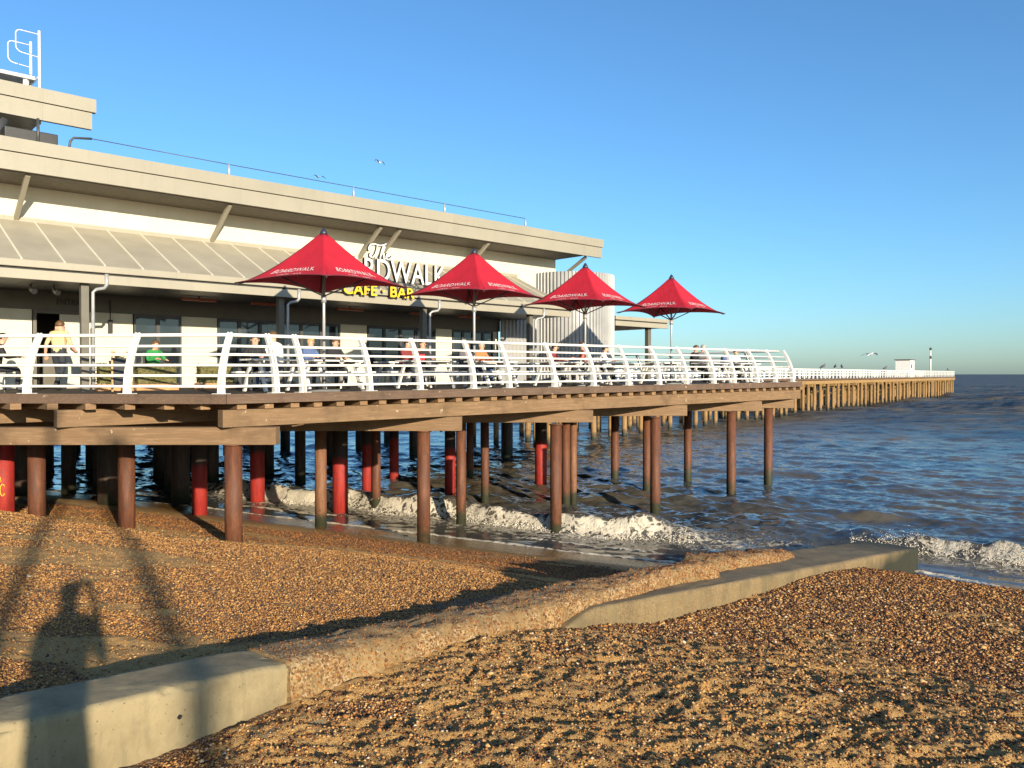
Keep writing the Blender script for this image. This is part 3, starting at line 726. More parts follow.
# ------------------------------------------------------------------ boardwalk deck
C1 = Vector((-5.8, 16.2, 0)); CL = Vector((-13.5, 16.95, 0)); C2 = P(30.1, 15.83); C3 = P(30.9, 27)
O1 = Vector((-5.74, 16.03, 0)); OL = Vector((-13.5, 16.78, 0)); O2 = P(30.25, 15.70); O3 = P(31.05, 27)
def tilt(mb):
    mb.V = [(v[0], v[1], v[2]+(deck_z(v[0], v[1])+.415)) for v in mb.V]; return mb
def boardwalk():
    root = thing('boardwalk_deck', Vector((0, 24, SEA)), 'timber boardwalk deck on beams and rusty steel piles over the beach', 'boardwalk')
    m = MB(); m.poly([OL, O1, O2, O3, P(31.0, 40), P(22, 40), P(22, 62), P(-6, 62), P(-14, 30)], -.455, -.415); tilt(m).build('decking', 'timber_under', root)
    m = MB()
    for a, b in ((OL, O1), (O1, O2), (O2, O3)):
        d = (b-a).normalized(); n = Vector((d.y, -d.x, 0))
        for (z0, z1, o) in ((-.60, -.418, .03), (-.445, -.40, .045)):
            k = 1 if z0 < -.5 else 0
            aa = a+n*o*k; bb = b+n*o*k
            m.bar(aa+Z3*((z0+z1)/2), bb+d*.03+Z3*((z0+z1)/2), .06 if k else .13, z1-z0)
    tilt(m).build('edge_board', 'timber_dark', root, .006)
    # joists across, under the decking
    s = -1.5
    while s < 30.6:
        p0 = 15.74 if s > 6.85 else (16.28-.6786*s)/.7345
        j = MB(); jit = random.uniform(-.03, .03)
        j.bar(P(s+jit, p0, -.66), P(s+jit, 27, -.66), .20, .125)
        tilt(j).build('joist', 'timber_joist', root, .006); s += .57
    for p in (15.93, 18.2, 20.5, 22.8, 25.1, 27.4):
        s0 = (16.22-.7345*p)/.6786
        e = MB(); e.bar(P(s0, p, -.905), P(30.45, p, -.905), .26, .355)
        tilt(e).build('long_beam', 'timber_d', root, .012)
    caps = [(16.55, -4.85), (20.3, -1.27), (23.5, 2.37), (26.8, 5.84), (30.0, 9.33), (32.2, 11.3), (35.5, 9.0), (39, 5.6)]
    for y, x1 in caps:
        c = MB(); c.bar(Vector((-20 if y > 17 else -14, y, -1.275)), Vector((x1, y, -1.275)), .32, .36)
        tilt(c).build('cap_beam', 'timber_x', root, .012)
    piles = [(3, 18.6, .22, 'red_pile'), (36, 18.2, .182, 'rust'), (126, 18.2, .182, 'rust'), (233, 16.6, .178, 'rust'),
             (199, 24, .22, 'red_shaded_top'), (257, 28.2, .25, 'red_shaded_top'), (300, 33.5, .22, 'shaded_pile'), (320.5, 22.7, .165, 'rust_light'), (340, 26, .25, 'red_shaded_top'),
             (367, 31, .2, 'red_shaded_top'), (376, 26.4, .15, 'rust'), (394, 34, .2, 'red_shaded_top'), (413, 45, .22, 'shaded_pile'), (423.5, 20.3, .168, 'rust'),
             (450, 29.6, .2, 'red_shaded_top'), (461, 23.9, .15, 'rust'), (470, 34, .15, 'rust'), (485, 27.8, .14, 'rust'), (507, 43.6, .32, 'shaded_pile'),
             (541, 32.3, .24, 'red_shaded_top'), (556, 22.7, .165, 'rust'), (566, 27.2, .15, 'rust'), (573.5, 27.8, .12, 'rust_light'), (615, 33.8, .165, 'rust'),
             (647, 30.9, .155, 'rust'), (655.5, 26, .165, 'rust'), (688, 33.5, .16, 'rust'), (731.5, 29.4, .17, 'rust'), (768.5, 32.3, .17, 'rust'),
             (68, 30, .25, 'shaded_pile'), (22, 27, .25, 'shaded_pile'), (107, 25.5, .3, 'shaded_pile'), (113, 33, .3, 'shaded_pile'), (160, 35, .3, 'shaded_pile'),
             (180, 28, .3, 'shaded_pile'), (212, 32, .25, 'shaded_pile'), (268, 36, .25, 'shaded_pile'), (92, 38, .3, 'shaded_pile'), (46, 37, .3, 'shaded_pile'), (-30, 20, .2, 'rust'),
             (-60, 17, .18, 'rust'), (190, 40, .3, 'shaded_pile'), (330, 41, .3, 'shaded_pile'), (30, 44, .28, 'shaded_pile'), (75, 47, .28, 'shaded_pile'), (128, 45, .28, 'shaded_pile'), (150, 52, .28, 'shaded_pile'), (172, 48, .28, 'shaded_pile'),
             (228, 45, .28, 'shaded_pile'), (247, 52, .28, 'shaded_pile'), (285, 47, .28, 'shaded_pile'), (360, 48, .28, 'shaded_pile'), (388, 52, .28, 'shaded_pile'), (10, 33, .25, 'shaded_pile'), (100, 30, .25, 'shaded_pile'), (170, 31, .22, 'shaded_pile')]
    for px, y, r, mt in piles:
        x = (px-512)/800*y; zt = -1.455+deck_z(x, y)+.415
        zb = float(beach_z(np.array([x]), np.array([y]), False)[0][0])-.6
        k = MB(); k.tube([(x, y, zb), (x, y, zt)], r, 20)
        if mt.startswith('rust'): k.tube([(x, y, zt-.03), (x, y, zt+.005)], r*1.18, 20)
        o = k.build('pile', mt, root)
        if mt == 'red_pile' and px == 3:
            g = MB()
            for (du, dv, ln) in ((-.6, 0, .18), (.1, .05, .16), (.5, -.12, .14), (-.2, -.3, .13)):
                cs = []
                for i in range(9):
                    t = i/8*5.2+du; a = -math.pi/2+du*.9+.28*math.cos(t)*.8
                    cs.append((x+(r+.002)*math.cos(a), y+(r+.002)*math.sin(a), -2.55+dv+ln*math.sin(t)))
                g.tube(cs, .012, 4)
            g.build('graffiti', 'letter_yellow', o)
boardwalk()

# ------------------------------------------------------------------ curved white railing
def railing():
    root = thing('deck_railing', Vector((0, 22, -.4)), 'white steel railing with inward curving posts along the boardwalk edge', 'railing')
    def inward(h): return .06+.42*(h/1.26)**2.1
    path = [CL, C1, P(30.02, 15.83), P(30.7, 26.5)]
    def offs(o):
        ns = []
        for a, b in zip(path, path[1:]):
            d = (b-a).normalized(); ns.append(Vector((-d.y, d.x, 0)))
        out = [path[0]+ns[0]*o]
        for i in range(1, len(path)-1):
            bi = (ns[i-1]+ns[i]).normalized(); out.append(path[i]+bi*(o/bi.dot(ns[i])))
        out.append(path[-1]+ns[-1]*o); return out
    def at_z(p, h): return Vector((p.x, p.y, deck_z(p.x, p.y)+h))
    for h, r in ((1.235, .037), (1.0, .028), (.82, .028), (.6, .028), (.385, .028), (.165, .028)):
        m = MB(); pts = offs(inward(h)); fine = []
        for a, b in zip(pts, pts[1:]):
            n = max(1, int((b-a).length/2))
            fine += [a.lerp(b, i/n) for i in range(n)]
        fine.append(pts[-1])
        m.tube([at_z(p, h) for p in fine], r, 8); m.build('rail', 'white_paint', root)
    posts = []
    dl = (C1-CL).normalized()
    for px in (-90, 24-90+0, 126): posts.append((px, 0))
    L = []
    for x in (-12.4, -10.15, -8.02): L.append((Vector((x, 16.2+(C1.x-x)*.0974, 0)), Vector((dl.x, dl.y, 0))))
    L[-1] = (Vector((-7.93, 16.41, 0)), L[-1][1])
    L = [L[0], (Vector((-10.12, 16.62, 0)), L[0][1]), L[2]]
    L.append((C1-dl*.12, Vector((dl.x, dl.y, 0))))
    for s in (1.12, 1.75, 3.45, 4.9, 6.6, 7.85, 9.6, 11.28, 12.9, 14.5, 16.0, 17.65, 18.95, 20.55, 21.9, 23.25): L.append((C1+D3*s, D3))
    dr = (path[3]-path[2]).normalized()
    for k in (2.0, 4.0, 6.0, 8.0): L.append((path[2]+dr*k, dr))
    for c, d in L[1:]:
        n = Vector((-d.y, d.x, 0)); m = MB()
        for side in (-.034, .034):
            pts = []
            for i in range(9):
                h = 1.27*i/8; w = .15-.07*i/8; ci = c+n*inward(h)*1.0
                t = Vector((0, 0, 1))+n*(.42*2.1*(h/1.26)**1.1/1.26); t.normalize(); o = n*t.z-Z3*(t.dot(n))
                pts.append((ci, h, w, o))
            vs = []
            for ci, h, w, o in pts:
                b = at_z(ci, h)
                for dx in (-.019, .019):
                    for ww in (-.5, .5): vs.append(b+d*(side+dx)+o*(w*ww))
            fs = [(0, 1, 3, 2), (32, 34, 35, 33)]
            for i in range(8):
                k = i*4; fs += [(k, k+4, k+5, k+1), (k+2, k+3, k+7, k+6), (k, k+2, k+6, k+4), (k+1, k+5, k+7, k+3)]
            m.add(vs, fs)
        b = at_z(c+n*.06, .012); m.box(b, .30, .22, .02, d, n)
        m.build('post', 'white_paint', root)
railing()

# ------------------------------------------------------------------ text helper
def text_mesh(body, size, extrude=0.0, offset=0.0, space=1.0, shear=0.0, align='CENTER', bev=0.0):
    cu = bpy.data.curves.new('lettering', 'FONT'); cu.body = body; cu.size = size; cu.extrude = extrude; cu.offset = offset
    cu.space_character = space; cu.shear = shear; cu.align_x = align; cu.bevel_depth = bev
    o = bpy.data.objects.new('lettering', cu); COL.objects.link(o)
    dg = bpy.context.evaluated_depsgraph_get(); me = bpy.data.meshes.new_from_object(o.evaluated_get(dg))
    bpy.data.objects.remove(o); bpy.data.curves.remove(cu)
    return me
def place_text(me, fit, origin, ex, ey, ez, mats, name, parent, two_tone=True):
    """fit=(width, height): scale the lettering to this size, left bottom at origin"""
    co = np.empty(len(me.vertices)*3); me.vertices.foreach_get('co', co); co = co.reshape(-1, 3)
    mn = co.min(0); mx = co.max(0)
    sx = fit[0]/(mx[0]-mn[0]); sy = fit[1]/(mx[1]-mn[1])
    off = Vector(parent.location) if parent else Vector((0, 0, 0))
    for v, c in zip(me.vertices, co):
        v.co = Vector(origin)+ex*((c[0]-mn[0])*sx)+ey*((c[1]-mn[1])*sy)+ez*c[2]-off
    me.materials.clear()
    for m_ in mats: me.materials.append(M[m_])
    me.update()
    for p in me.polygons:
        p.material_index = 0 if (not two_tone or p.normal.dot(ez) > .7) else 1
    o = bpy.data.objects.new(name, me); COL.objects.link(o); o.parent = parent; return o

# ------------------------------------------------------------------ cafe building
def building():
    root = thing('cafe_building', P(12, 25, -.4), 'long cream cafe building with deep beige roof edges above the boardwalk', 'building')
    B = lambda name, mb, mat, par=root, bev=0.0: mb.build(name, mat, par, bev)
    DZ = -.42
    # walls
    m = MB(); m.sp(-4, 24.2, 23.5, 36, 2.62, 5.2); B('upper_wall', m, 'cream_wall')
    solids = [(-4, 2.3), (2.5, 4.9), (6.14, 7.36), (8.70, 9.74), (13.92, 14.95), (17.9, 18.65), (20.7, 20.9)]
    for a, b in solids:
        m = MB(); m.sp(a, b, 23.5, 23.8, DZ, 1.67); B('lower_wall', m, 'cream_wall')
    m = MB(); m.sp(-4, 21.0, 23.42, 23.8, 1.672, 2.618); B('bulkhead', m, 'grey_brown')
    m = MB(); m.sp(-4, 24.1, 27, 27.2, DZ, 2.6); m.sp(-4, 24.1, 23.8, 27, 2.4, 2.5); B('inner_wall', m, 'grey_brown')
    # windows
    def window(s0, s1, n):
        f = MB(); z1 = 1.668
        f.sp(s0, s1, 23.46, 23.56, z1-.09, z1); f.sp(s0, s1, 23.46, 23.56, DZ+.002, DZ+.12)
        for i in range(n+1):
            c = s0+(s1-s0)*i/n; f.sp(max(s0, c-.05), min(s1, c+.05), 23.465, 23.555, DZ+.12, z1-.09)
        w = B('window', f, 'dark_grey')
        for i in range(n):
            g = MB(); a = s0+(s1-s0)*i/n; b = s0+(s1-s0)*(i+1)/n
            g.sp(a+.05, b-.05, 23.51, 23.525, DZ+.12, z1-.09); B('pane', g, 'glass', w)
    window(7.38, 8.68, 2); window(9.76, 11.75, 3); window(11.78, 13.9, 3); window(14.97, 17.0, 3); window(17.02, 17.88, 2); window(18.67, 20.68, 4)
    f = MB(); f.sp(4.92, 5.0, 23.45, 23.56, DZ, 1.668); f.sp(6.04, 6.12, 23.45, 23.56, DZ, 1.668); f.sp(5.0, 6.04, 23.45, 23.56, 1.58, 1.668)
    d = B('door_frame', f, 'grey_brown')
    l = MB(); l.sp(5.55, 6.03, 23.52, 23.57, DZ+.01, 1.58); lo = B('door_leaf', l, 'cream_wall', d)
    m = MB(); m.sp(2.31, 2.49, 23.47, 23.6, DZ, 1.668); B('pilaster', m, 'seam')
    t = place_text(text_mesh('ENTRANCE', 1, .01), (.95, .15), P(5.45, 23.405, 1.82), D3, Z3, N3, ['black', 'black'], 'entrance_lettering', root)
    # main roof, two-tier edge
    m = MB(); m.sp(-4, 24.25, 21.88, 37, 4.82, 5.235); m.sp(24.252, 25.3, 21.88, 22.0, 4.82, 5.235); B('roof_edge', m, 'fascia')
    m = MB(); m.sp(-4, 24.25, 21.84, 37.1, 5.255, 5.575); m.sp(24.252, 25.34, 21.84, 22.0, 5.255, 5.575); B('roof_cap', m, 'fascia')
    m = MB(); m.sp(-4, 25.25, 21.9, 21.99, 5.236, 5.254); B('roof_shadow_gap', m, 'dark_gap')
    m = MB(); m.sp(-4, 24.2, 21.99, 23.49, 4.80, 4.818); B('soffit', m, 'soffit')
    for s in (4.55, 9.55, 14.6, 15.35, 19.25, 24.55):
        k = MB(); k.bar(P(s, 23.46 if s < 24.2 else 23.9, 3.9), P(s, 22.1, 4.81), .11, .11); B('strut', k, 'fascia_light', bev=.01)
    # upper storey roof
    m = MB(); m.sp(-4, 5.3, 24.04, 31, 6.72, 7.17); m.sp(5.302, 6.5, 24.04, 24.16, 6.72, 7.17); B('upper_roof_edge', m, 'fascia')
    m = MB(); m.sp(-4, 5.3, 24.0, 31.1, 7.19, 7.55); m.sp(5.302, 6.6, 24.0, 24.16, 7.19, 7.55); B('upper_roof_cap', m, 'fascia')
    m = MB(); m.sp(-4, 6.45, 24.06, 24.15, 7.171, 7.189); B('upper_roof_gap', m, 'dark_gap')
    m = MB(); m.sp(-4, 5.15, 25.4, 30.5, 5.576, 6.719); B('upper_storey_wall', m, 'dark_grey')
    m = MB(); m.sp(5.16, 5.32, 25.5, 30.4, 5.576, 6.719); B('corner_post', m, 'cream_wall')
    # canopy
    def canopy(s0, s1, pf, pb, zr, name, seams=True):
        c = MB()
        vs = [P(s0, pf+.1, 2.56), P(s1, pf+.1, 2.56), P(s1, pb, zr), P(s0, pb, zr), P(s0, pf+.1, 2.50), P(s1, pf+.1, 2.50), P(s1, pb, zr-.06), P(s0, pb, zr-.06)]
        c.hexa(vs[4:], vs[:4]); o = B(name, c, 'canopy_roof')
        if seams:
            sl = Vector((P(0, pb)-P(0, pf+.1))); L = sl.length; up = (Vector((0, 0, 1))*L - sl.normalized()*(zr-2.56)).normalized()
            k = MB(); s = s0+.35
            while s < s1:
                k.bar(P(s, pf+.12, 2.565), P(s, pb, zr+.005), .035, .05, up); s += .86
            B('seam', k, 'seam', o)
        g = MB(); g.sp(s0-.03, s1+.05, pf-.02, pf+.16, 2.385, 2.55); B('gutter', g, 'fascia_light', o, .012)
        g = MB(); g.sp(s0, s1, pf+.06, pf+.16, 2.335, 2.384); B('gutter_gap', g, 'dark_gap', o)
        g = MB(); g.sp(s0-.02, s1+.03, pf, pf+.12, 2.12, 2.334); B('fascia_board', g, 'fascia_light', o, .008)
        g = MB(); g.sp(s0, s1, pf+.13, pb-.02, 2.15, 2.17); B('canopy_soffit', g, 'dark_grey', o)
        return o
    canopy(-4, 21.8, 20.4, 23.49, 3.93, 'canopy')
    m = MB(); m.sp(-4, 21.9, 23.38, 23.498, 3.78, 3.99); B('flashing', m, 'fascia_light')
    canopy(26.95, 30.7, 22.5, 26.2, 2.75, 'side_canopy', False)
    for s in (0.6, 5.40, 10.36, 15.26, 19.98): 
        po = MB(); po.sp(s-.085, s+.085, 20.6, 20.78, deck_z(*P(s, 20.6).xy), 2.15); pst = B('canopy_post', po, 'grey_brown' if s > 5 else 'fascia_light', bev=.01)
        if s != 4.9 or True:
            dpp = MB(); q0 = P(s+.15, 20.54); dpp.tube([(*P(s+.40, 20.36).xy, 2.36), (*P(s+.40, 20.36).xy, 2.1), (*P(s+.36, 20.40).xy, 2.03), (*P(s+.22, 20.50).xy, 2.0), (*q0.xy, 1.93), (*q0.xy, deck_z(*q0.xy))], .042, 8)
            B('downpipe', dpp, 'galv', pst)
    po = MB(); po.sp(29.6, 29.82, 22.8, 23.0, deck_z(*P(29.7, 22.9).xy), 2.15); B('canopy_post', po, 'grey_brown', bev=.01)
    # corrugated stair tower
    def corr(path, z0, z1, amp, closed_n):
        c = MB(); n = len(path); vs = [(p.x, p.y, z0) for p in path]+[(p.x, p.y, z1) for p in path]
        c.add(vs, [(i, i+1, n+i+1, n+i) for i in range(n-1)]); return c
    cen = P(24.95, 23.47); pts = []; nr = 80
    for i in range(nr*4+1):
        ph = i % 4; a = 2*math.pi*i/(nr*4); rr = 1.90+(.06 if ph in (1, 2) else 0.0)
        pts.append(Vector((cen.x+rr*math.cos(a), cen.y+rr*math.sin(a), 0)))
    c = corr(pts, -.42, 4.15, 0, 0); c.add([(p.x, p.y, 4.12) for p in pts[:-1]], [tuple(range(len(pts)-1))]); B('round_tower', c, 'cladding')
    pts = []; s = 20.9; i = 0
    while s < 23.6:
        pts.append(P(s, 23.30-(.06 if i % 4 in (1, 2) else 0))); s += .05; i += 1
    B('clad_wall', corr(pts, -.42, 2.6, 0, 0), 'cladding')
    # lamps and heaters under the canopy
    k = MB(); c = P(6.75, 23.40); k.box(c+Z3*1.30, .10, .10, .34, D3, N3); k.tube([c+Z3*1.47, c+Z3*2.0], .012, 6); B('wall_lamp', k, 'black')
    for s in (8.7, 10.7, 13.5, 16.3, 18.4):
        k = MB(); k.box(P(s, 22.2, 2.06), .95, .12, .07, D3, N3); k.bar(P(s, 22.2, 2.09), P(s, 22.2, 2.16), .05, .05); B('heater', k, 'heater', bev=.01)
    for s in (4.55, 5.05):
        k = MB(); k.tube([P(s, 21.9, 2.15), P(s, 21.9, 2.05), P(s+.05, 21.75, 1.97)], [.02, .05, .07], 10); B('spotlight', k, 'galv')
    k = MB(); k.box(P(19.6, 23.38, 4.35), .3, .2, .42, D3, N3); B('floodlight', k, 'dark_grey')
building()

def sign():
    root = thing('rooftop_sign', P(13.6, 20.45, 2.55), 'large sign letters on the canopy edge, white script and capitals over yellow', 'sign')
    place_text(text_mesh('BOARDWALK', 1, .06, .003, 1.0), (4.52, .66), P(11.38, 20.42, 2.80), D3, Z3, N3, ['letter_white', 'black'], 'white_lettering', root)
    place_text(text_mesh('CAF\u00c9 \u00b7 BAR', 1, .05, .02, 1.05), (2.5, .41), P(12.08, 20.26, 2.32), D3, Z3, N3, ['letter_yellow', 'black'], 'yellow_lettering', root)
    # script "The", drawn with strokes
    S = [[(.02, .30), (0, .42), (.08, .56), (.25, .60), (.45, .56), (.62, .60), (.72, .66)], [(.36, .57), (.34, .4), (.27, .2), (.16, .06), (.05, .10), (.06, .2), (.14, .22)],
         [(.50, .22), (.60, .36), (.66, .52), (.62, .60), (.56, .44), (.50, .22), (.46, .05)], [(.47, .14), (.55, .27), (.63, .27), (.61, .14), (.63, .06), (.70, .09)],
         [(.70, .16), (.80, .19), (.86, .25), (.82, .30), (.75, .26), (.71, .15), (.76, .06), (.86, .07), (.98, .20)]]
    for nm, mat, off, r in (('script_lettering', 'letter_white', .06, .024), ('script_backing', 'black', 0.0, .038)):
        m = MB()
        for st in S:
            pts = []
            for (a, b), (c, d) in zip(st, st[1:]):
                for t in (0, .5): pts.append((a+(c-a)*t, b+(d-b)*t))
            pts.append(st[-1])
            m.tube([P(13.02+.86*x, 20.42-off, 3.42+.78*y) for x, y in pts], r, 6)
        m.build(nm, mat, root)
    m = MB()
    for i in range(14): s = 11.5+i*.335; m.bar(P(s, 20.55, 2.5), P(s, 20.55, 2.95), .03, .03)
    for i in (0, 1): m.bar(P(13.3+.5*i, 20.5, 3.3), P(13.3+.5*i, 20.5, 3.6), .03, .03)
    m.bar(P(11.4, 20.55, 2.84), P(15.85, 20.55, 2.84), .04, .04); m.build('support_frame', 'dark_grey', root)
sign()

def roof_things():
    r = thing('roof_ladder', P(5.55, 25.5, 7.55), 'white roof access ladder with looped handrails on the top roof', 'ladder')
    for p in (25.5, 26.5):
        m = MB(); m.tube([P(5.55, p, 7.0), P(5.55, p, 9.6)], .036, 8); m.build('ladder_pole', 'white_paint', r)
        l = MB(); pts = [P(5.55, p, 9.5), P(5.1, p, 9.5)]
        for i in range(1, 6): a = math.pi/2*i/5; pts.append(P(5.1-.12*math.sin(a), p, 9.5-.12+.12*math.cos(a)))
        pts.append(P(4.98, p, 9.05))
        for i in range(1, 6): a = math.pi/2*i/5; pts.append(P(4.98+.16*(1-math.cos(a)), p, 9.05-.16*math.sin(a)))
        pts.append(P(5.55, p, 8.86)); l.tube(pts, .014, 8); l.build('handrail', 'white_paint', r)
    m = MB()
    for z in (7.75, 8.05, 8.35): m.tube([P(5.55, 25.5, z), P(5.55, 26.5, z)], .02, 6)
    m.build('rungs', 'white_paint', r)
    r = thing('roof_platform', P(4, 26, 7.55), 'grey slatted access platform at the foot of the roof ladder', 'platform')
    m = MB(); m.sp(2.0, 5.4, 25.3, 27, 8.14, 8.24); m.build('grating', 'galv', r)
    m = MB()
    for s in (2.2, 3.6, 5.2): m.bar(P(s, 25.4, 7.5), P(s, 25.4, 8.14), .1, .1)
    m.build('feet', 'white_paint', r)
    r = thing('roof_plant', P(4.7, 22.9, 5.58), 'black ventilation unit on the lower roof beside the top storey', 'ventilation unit')
    m = MB(); m.sp(4.15, 5.3, 22.5, 23.3, 5.72, 6.0); m.build('casing', 'black', r, .02)
    for s in (4.25, 4.7, 5.2): m = MB(); m.bar(P(s, 22.6, 5.5), P(s, 22.6, 5.75), .07, .07); m.build('foot', 'dark_grey', r)
    m = MB(); m.tube([P(4.85, 22.46, 5.6), P(4.85, 22.46, 6.3)], .035, 8); m.build('pipe', 'dark_grey', r)
    m = MB(); m.tube([P(4.1, 23.2, 5.6), P(4.12, 23.2, 6.0), P(4.3, 23.3, 6.35)], .08, 10); m.build('flue', 'dark_grey', r)
    r = thing('safety_line', P(15, 22.4, 5.58), 'thin safety wire strung on short posts along the roof edge', 'safety line')
    ss = [5.6, 9.65, 13.76, 17.46, 21.4]
    m = MB(); m.tube([P(6.1, 22.6, 6.08)]+[P(s, 22.4, 6.01) for s in ss[1:]], .012, 5); m.build('wire', 'dark_grey', r)
    for s in ss[1:]:
        k = MB(); k.tube([P(s, 22.4, 5.57), P(s, 22.4, 5.85), P(s, 22.4, 6.02)], [.05, .035, .02], 8); k.box(P(s, 22.4, 5.6), .3, .2, .04, D3, N3); k.build('post', 'galv', r)
    k = MB(); k.tube([P(5.55, 22.6, 5.57), P(5.6, 22.6, 5.92), P(5.68, 22.6, 6.02), P(6.1, 22.6, 6.08)], .03, 8); k.build('end_post', 'dark_grey', r)
roof_things()

# ------------------------------------------------------------------ parasols
def parasol_proto():
    root = thing('red_parasol', (0, 0, 0), 'red parasol', 'parasol', 'red parasols along the boardwalk railing')
    A = 1.375; ZE = 2.45; ZP = 3.72
    cor = [Vector((math.cos(t), math.sin(t), 0))*A*math.sqrt(2) for t in (-math.pi/2, 0, math.pi/2, math.pi)]
    def S(f, u, t, off=0.0):
        a, b = cor[f], cor[(f+1) % 4]; k = (u+1)/2
        e = a.lerp(b, k); mid = (a+b)/2
        e = e - mid.normalized()*(.17*(1-u*u))*t
        z = ZE+(ZP-ZE)*(1-t)**1.42+.10*(1-u*u)*t**3
        return Vector((e.x*t, e.y*t, z))
    def Sn(f, u, t):
        d = 1e-3; a = S(f, u+d, t)-S(f, u-d, t); b = S(f, u, t+d)-S(f, u, t-d); n = a.cross(b).normalized()
        return n if n.z > 0 else -n
    m = MB(); nu, ntt = 16, 16
    for f in range(4):
        g = [[S(f, -1+2*i/nu, .06+.94*j/ntt) for i in range(nu+1)] for j in range(ntt+1)]
        vs = [v for row in g for v in row]
        m.add(vs, [(j*(nu+1)+i, j*(nu+1)+i+1, (j+1)*(nu+1)+i+1, (j+1)*(nu+1)+i) for j in range(ntt) for i in range(nu)], 0, True)
    can = m.build('canopy', 'canvas', root)
    sol = can.modifiers.new('cloth_thickness', 'SOLIDIFY'); sol.thickness = .006
    t = MB()
    for f in range(4): t.tube([S(f, -1+2*i/12, 1.0) for i in range(13)], .012, 6)
    t.build('hem', 'canvas_trim', root)
    c = MB(); c.tube([(0, 0, ZP-.11), (0, 0, ZP-.03), (0, 0, ZP+.01), (0, 0, ZP+.05)], [.10, .07, .045, .02], 12); c.build('finial', 'finial_blue', root)
    p = MB(); p.tube([(0, 0, 0), (0, 0, ZP)], .034, 12); p.tube([(0, 0, 2.05), (0, 0, 2.2)], .06, 12); p.build('pole', 'galv', root)
    b = MB(); b.box((0, 0, .03), .7, .7, .06); b.tube([(0, 0, .05), (0, 0, .35)], .05, 12); b.build('base', 'dark_grey', root, .01)
    for f in range(4):
        r = MB(); r.bar(Vector((0, 0, 2.2)), S(f, -1, .62)+Vector((0, 0, -.03)), .03, .03); r.tube([S(f, -1, .1+.88*i/10)*1.0+Vector((0, 0, -.035)) for i in range(11)], .014, 6); r.build('rib', 'dark_grey', root)
    for f in range(4):
        for body, w, t0, h in (('BOARDWALK', 1.0, .765, .105), ('CAF\u00c9 \u00b7 BAR', .5, .875, .055)):
            me = text_mesh(body, 1, 0, .004, 1.08)
            co = np.empty(len(me.vertices)*3); me.vertices.foreach_get('co', co); co = co.reshape(-1, 3); mn = co.min(0); mx = co.max(0)
            for v, q in zip(me.vertices, co):
                a = (q[0]-mn[0])/(mx[0]-mn[0])*2-1; bq = (q[1]-mn[1])/(mx[1]-mn[1])
                u = a*w*.62; tt = t0-h*bq+.012*(1-u*u)
                v.co = S(f, u, tt)+Sn(f, u, tt)*.012
            me.materials.clear(); me.materials.append(M['canvas_text']); me.update()
            o = bpy.data.objects.new('lettering', me); COL.objects.link(o); o.parent = can
    return root
par = parasol_proto()
plabs = ['largest red parasol, nearest the camera, partly covering the sign letters', 'second red parasol, between the sign letters and the corrugated tower',
         'red parasol standing in front of the corrugated round tower', 'red parasol farthest along the deck, standing against open sky']
for i, (s, rot) in enumerate(((9.34, 15), (13.86, 10), (18.3, 10), (22.7, 8))):
    q = P(s, 16.5); q.z = deck_z(q.x, q.y)
    o = par if i == 0 else dup(par, q, None)
    o.location = q; o.rotation_euler = (0, 0, R(rot)); o['label'] = plabs[i]

# ------------------------------------------------------------------ tables, planters
def table_proto():
    root = thing('picnic_table', (0, 0, 0), 'white picnic table', 'picnic table', 'white picnic tables on the deck')
    for y in (-.28, -.09, .10, .29):
        pass
    m = MB()
    for i in range(4): m.box((0, -.285+.19*i, .74), 1.5, .175, .04)
    m.build('tabletop', 'white_paint', root, .005)
    for sgn in (-1, 1):
        b = MB()
        for i in range(2): b.box((0, sgn*(.62+.15*i), .45), 1.5, .14, .04)
        b.build('bench', 'white_paint', root, .005)
    for sx in (-1, 1):
        l = MB(); x = sx*.55
        l.bar(Vector((x, -.55, 0)), Vector((x, -.2, .72)), .06, .08); l.bar(Vector((x, .55, 0)), Vector((x, .2, .72)), .06, .08)
        l.bar(Vector((x+.045, -.78, .41)), Vector((x+.045, .78, .41)), .03, .08); l.bar(Vector((x+.045, -.36, .70)), Vector((x+.045, .36, .70)), .03, .06)
        l.build('leg_frame', 'white_paint', root)
    return root
tab = table_proto()
tables = [(8.7, 17.55, 'white picnic table nearest the front corner of the deck, dark jacketed person behind it'), (10.55, 18.2, 'white picnic table behind the nearest parasol, face of a diner above it'),
          (13.0, 17.5, 'white picnic table left of the second parasol pole, two diners behind it'), (15.6, 17.8, 'white picnic table right of the second parasol pole, by the orange-topped diner'),
          (18.2, 17.5, 'white picnic table under the third parasol, beside the dark-haired diner'), (20.7, 17.6, 'white picnic table used by the diner in coral red'),
          (23.4, 17.4, 'empty white picnic table by the pole of the last parasol'), (26.3, 17.3, 'white picnic table with two darkly dressed diners side by side'),
          (28.6, 17.3, 'white picnic table closest to the far corner of the deck'), (11.6, 20.0, 'white picnic table in the back row, nearest the cafe windows'), (17.0, 20.0, 'white picnic table in the back row before the corrugated wall'),
          (14.0, 20.1, 'white picnic table in the back row below the yellow sign letters'), (22.2, 20.2, 'white picnic table in the back row right of the round tower'), (24.9, 19.6, 'white picnic table in the back row under the side canopy edge'), (19.5, 19.9, 'white picnic table in the back row at the foot of the round tower')]
for i, (s, p, lb) in enumerate(tables):
    q = P(s, p); q.z = deck_z(q.x, q.y)
    o = tab if i == 0 else dup(tab, q, None)
    o.location = q; o.rotation_euler = (0, 0, ANG_D+random.uniform(-.05, .05)); o['label'] = lb
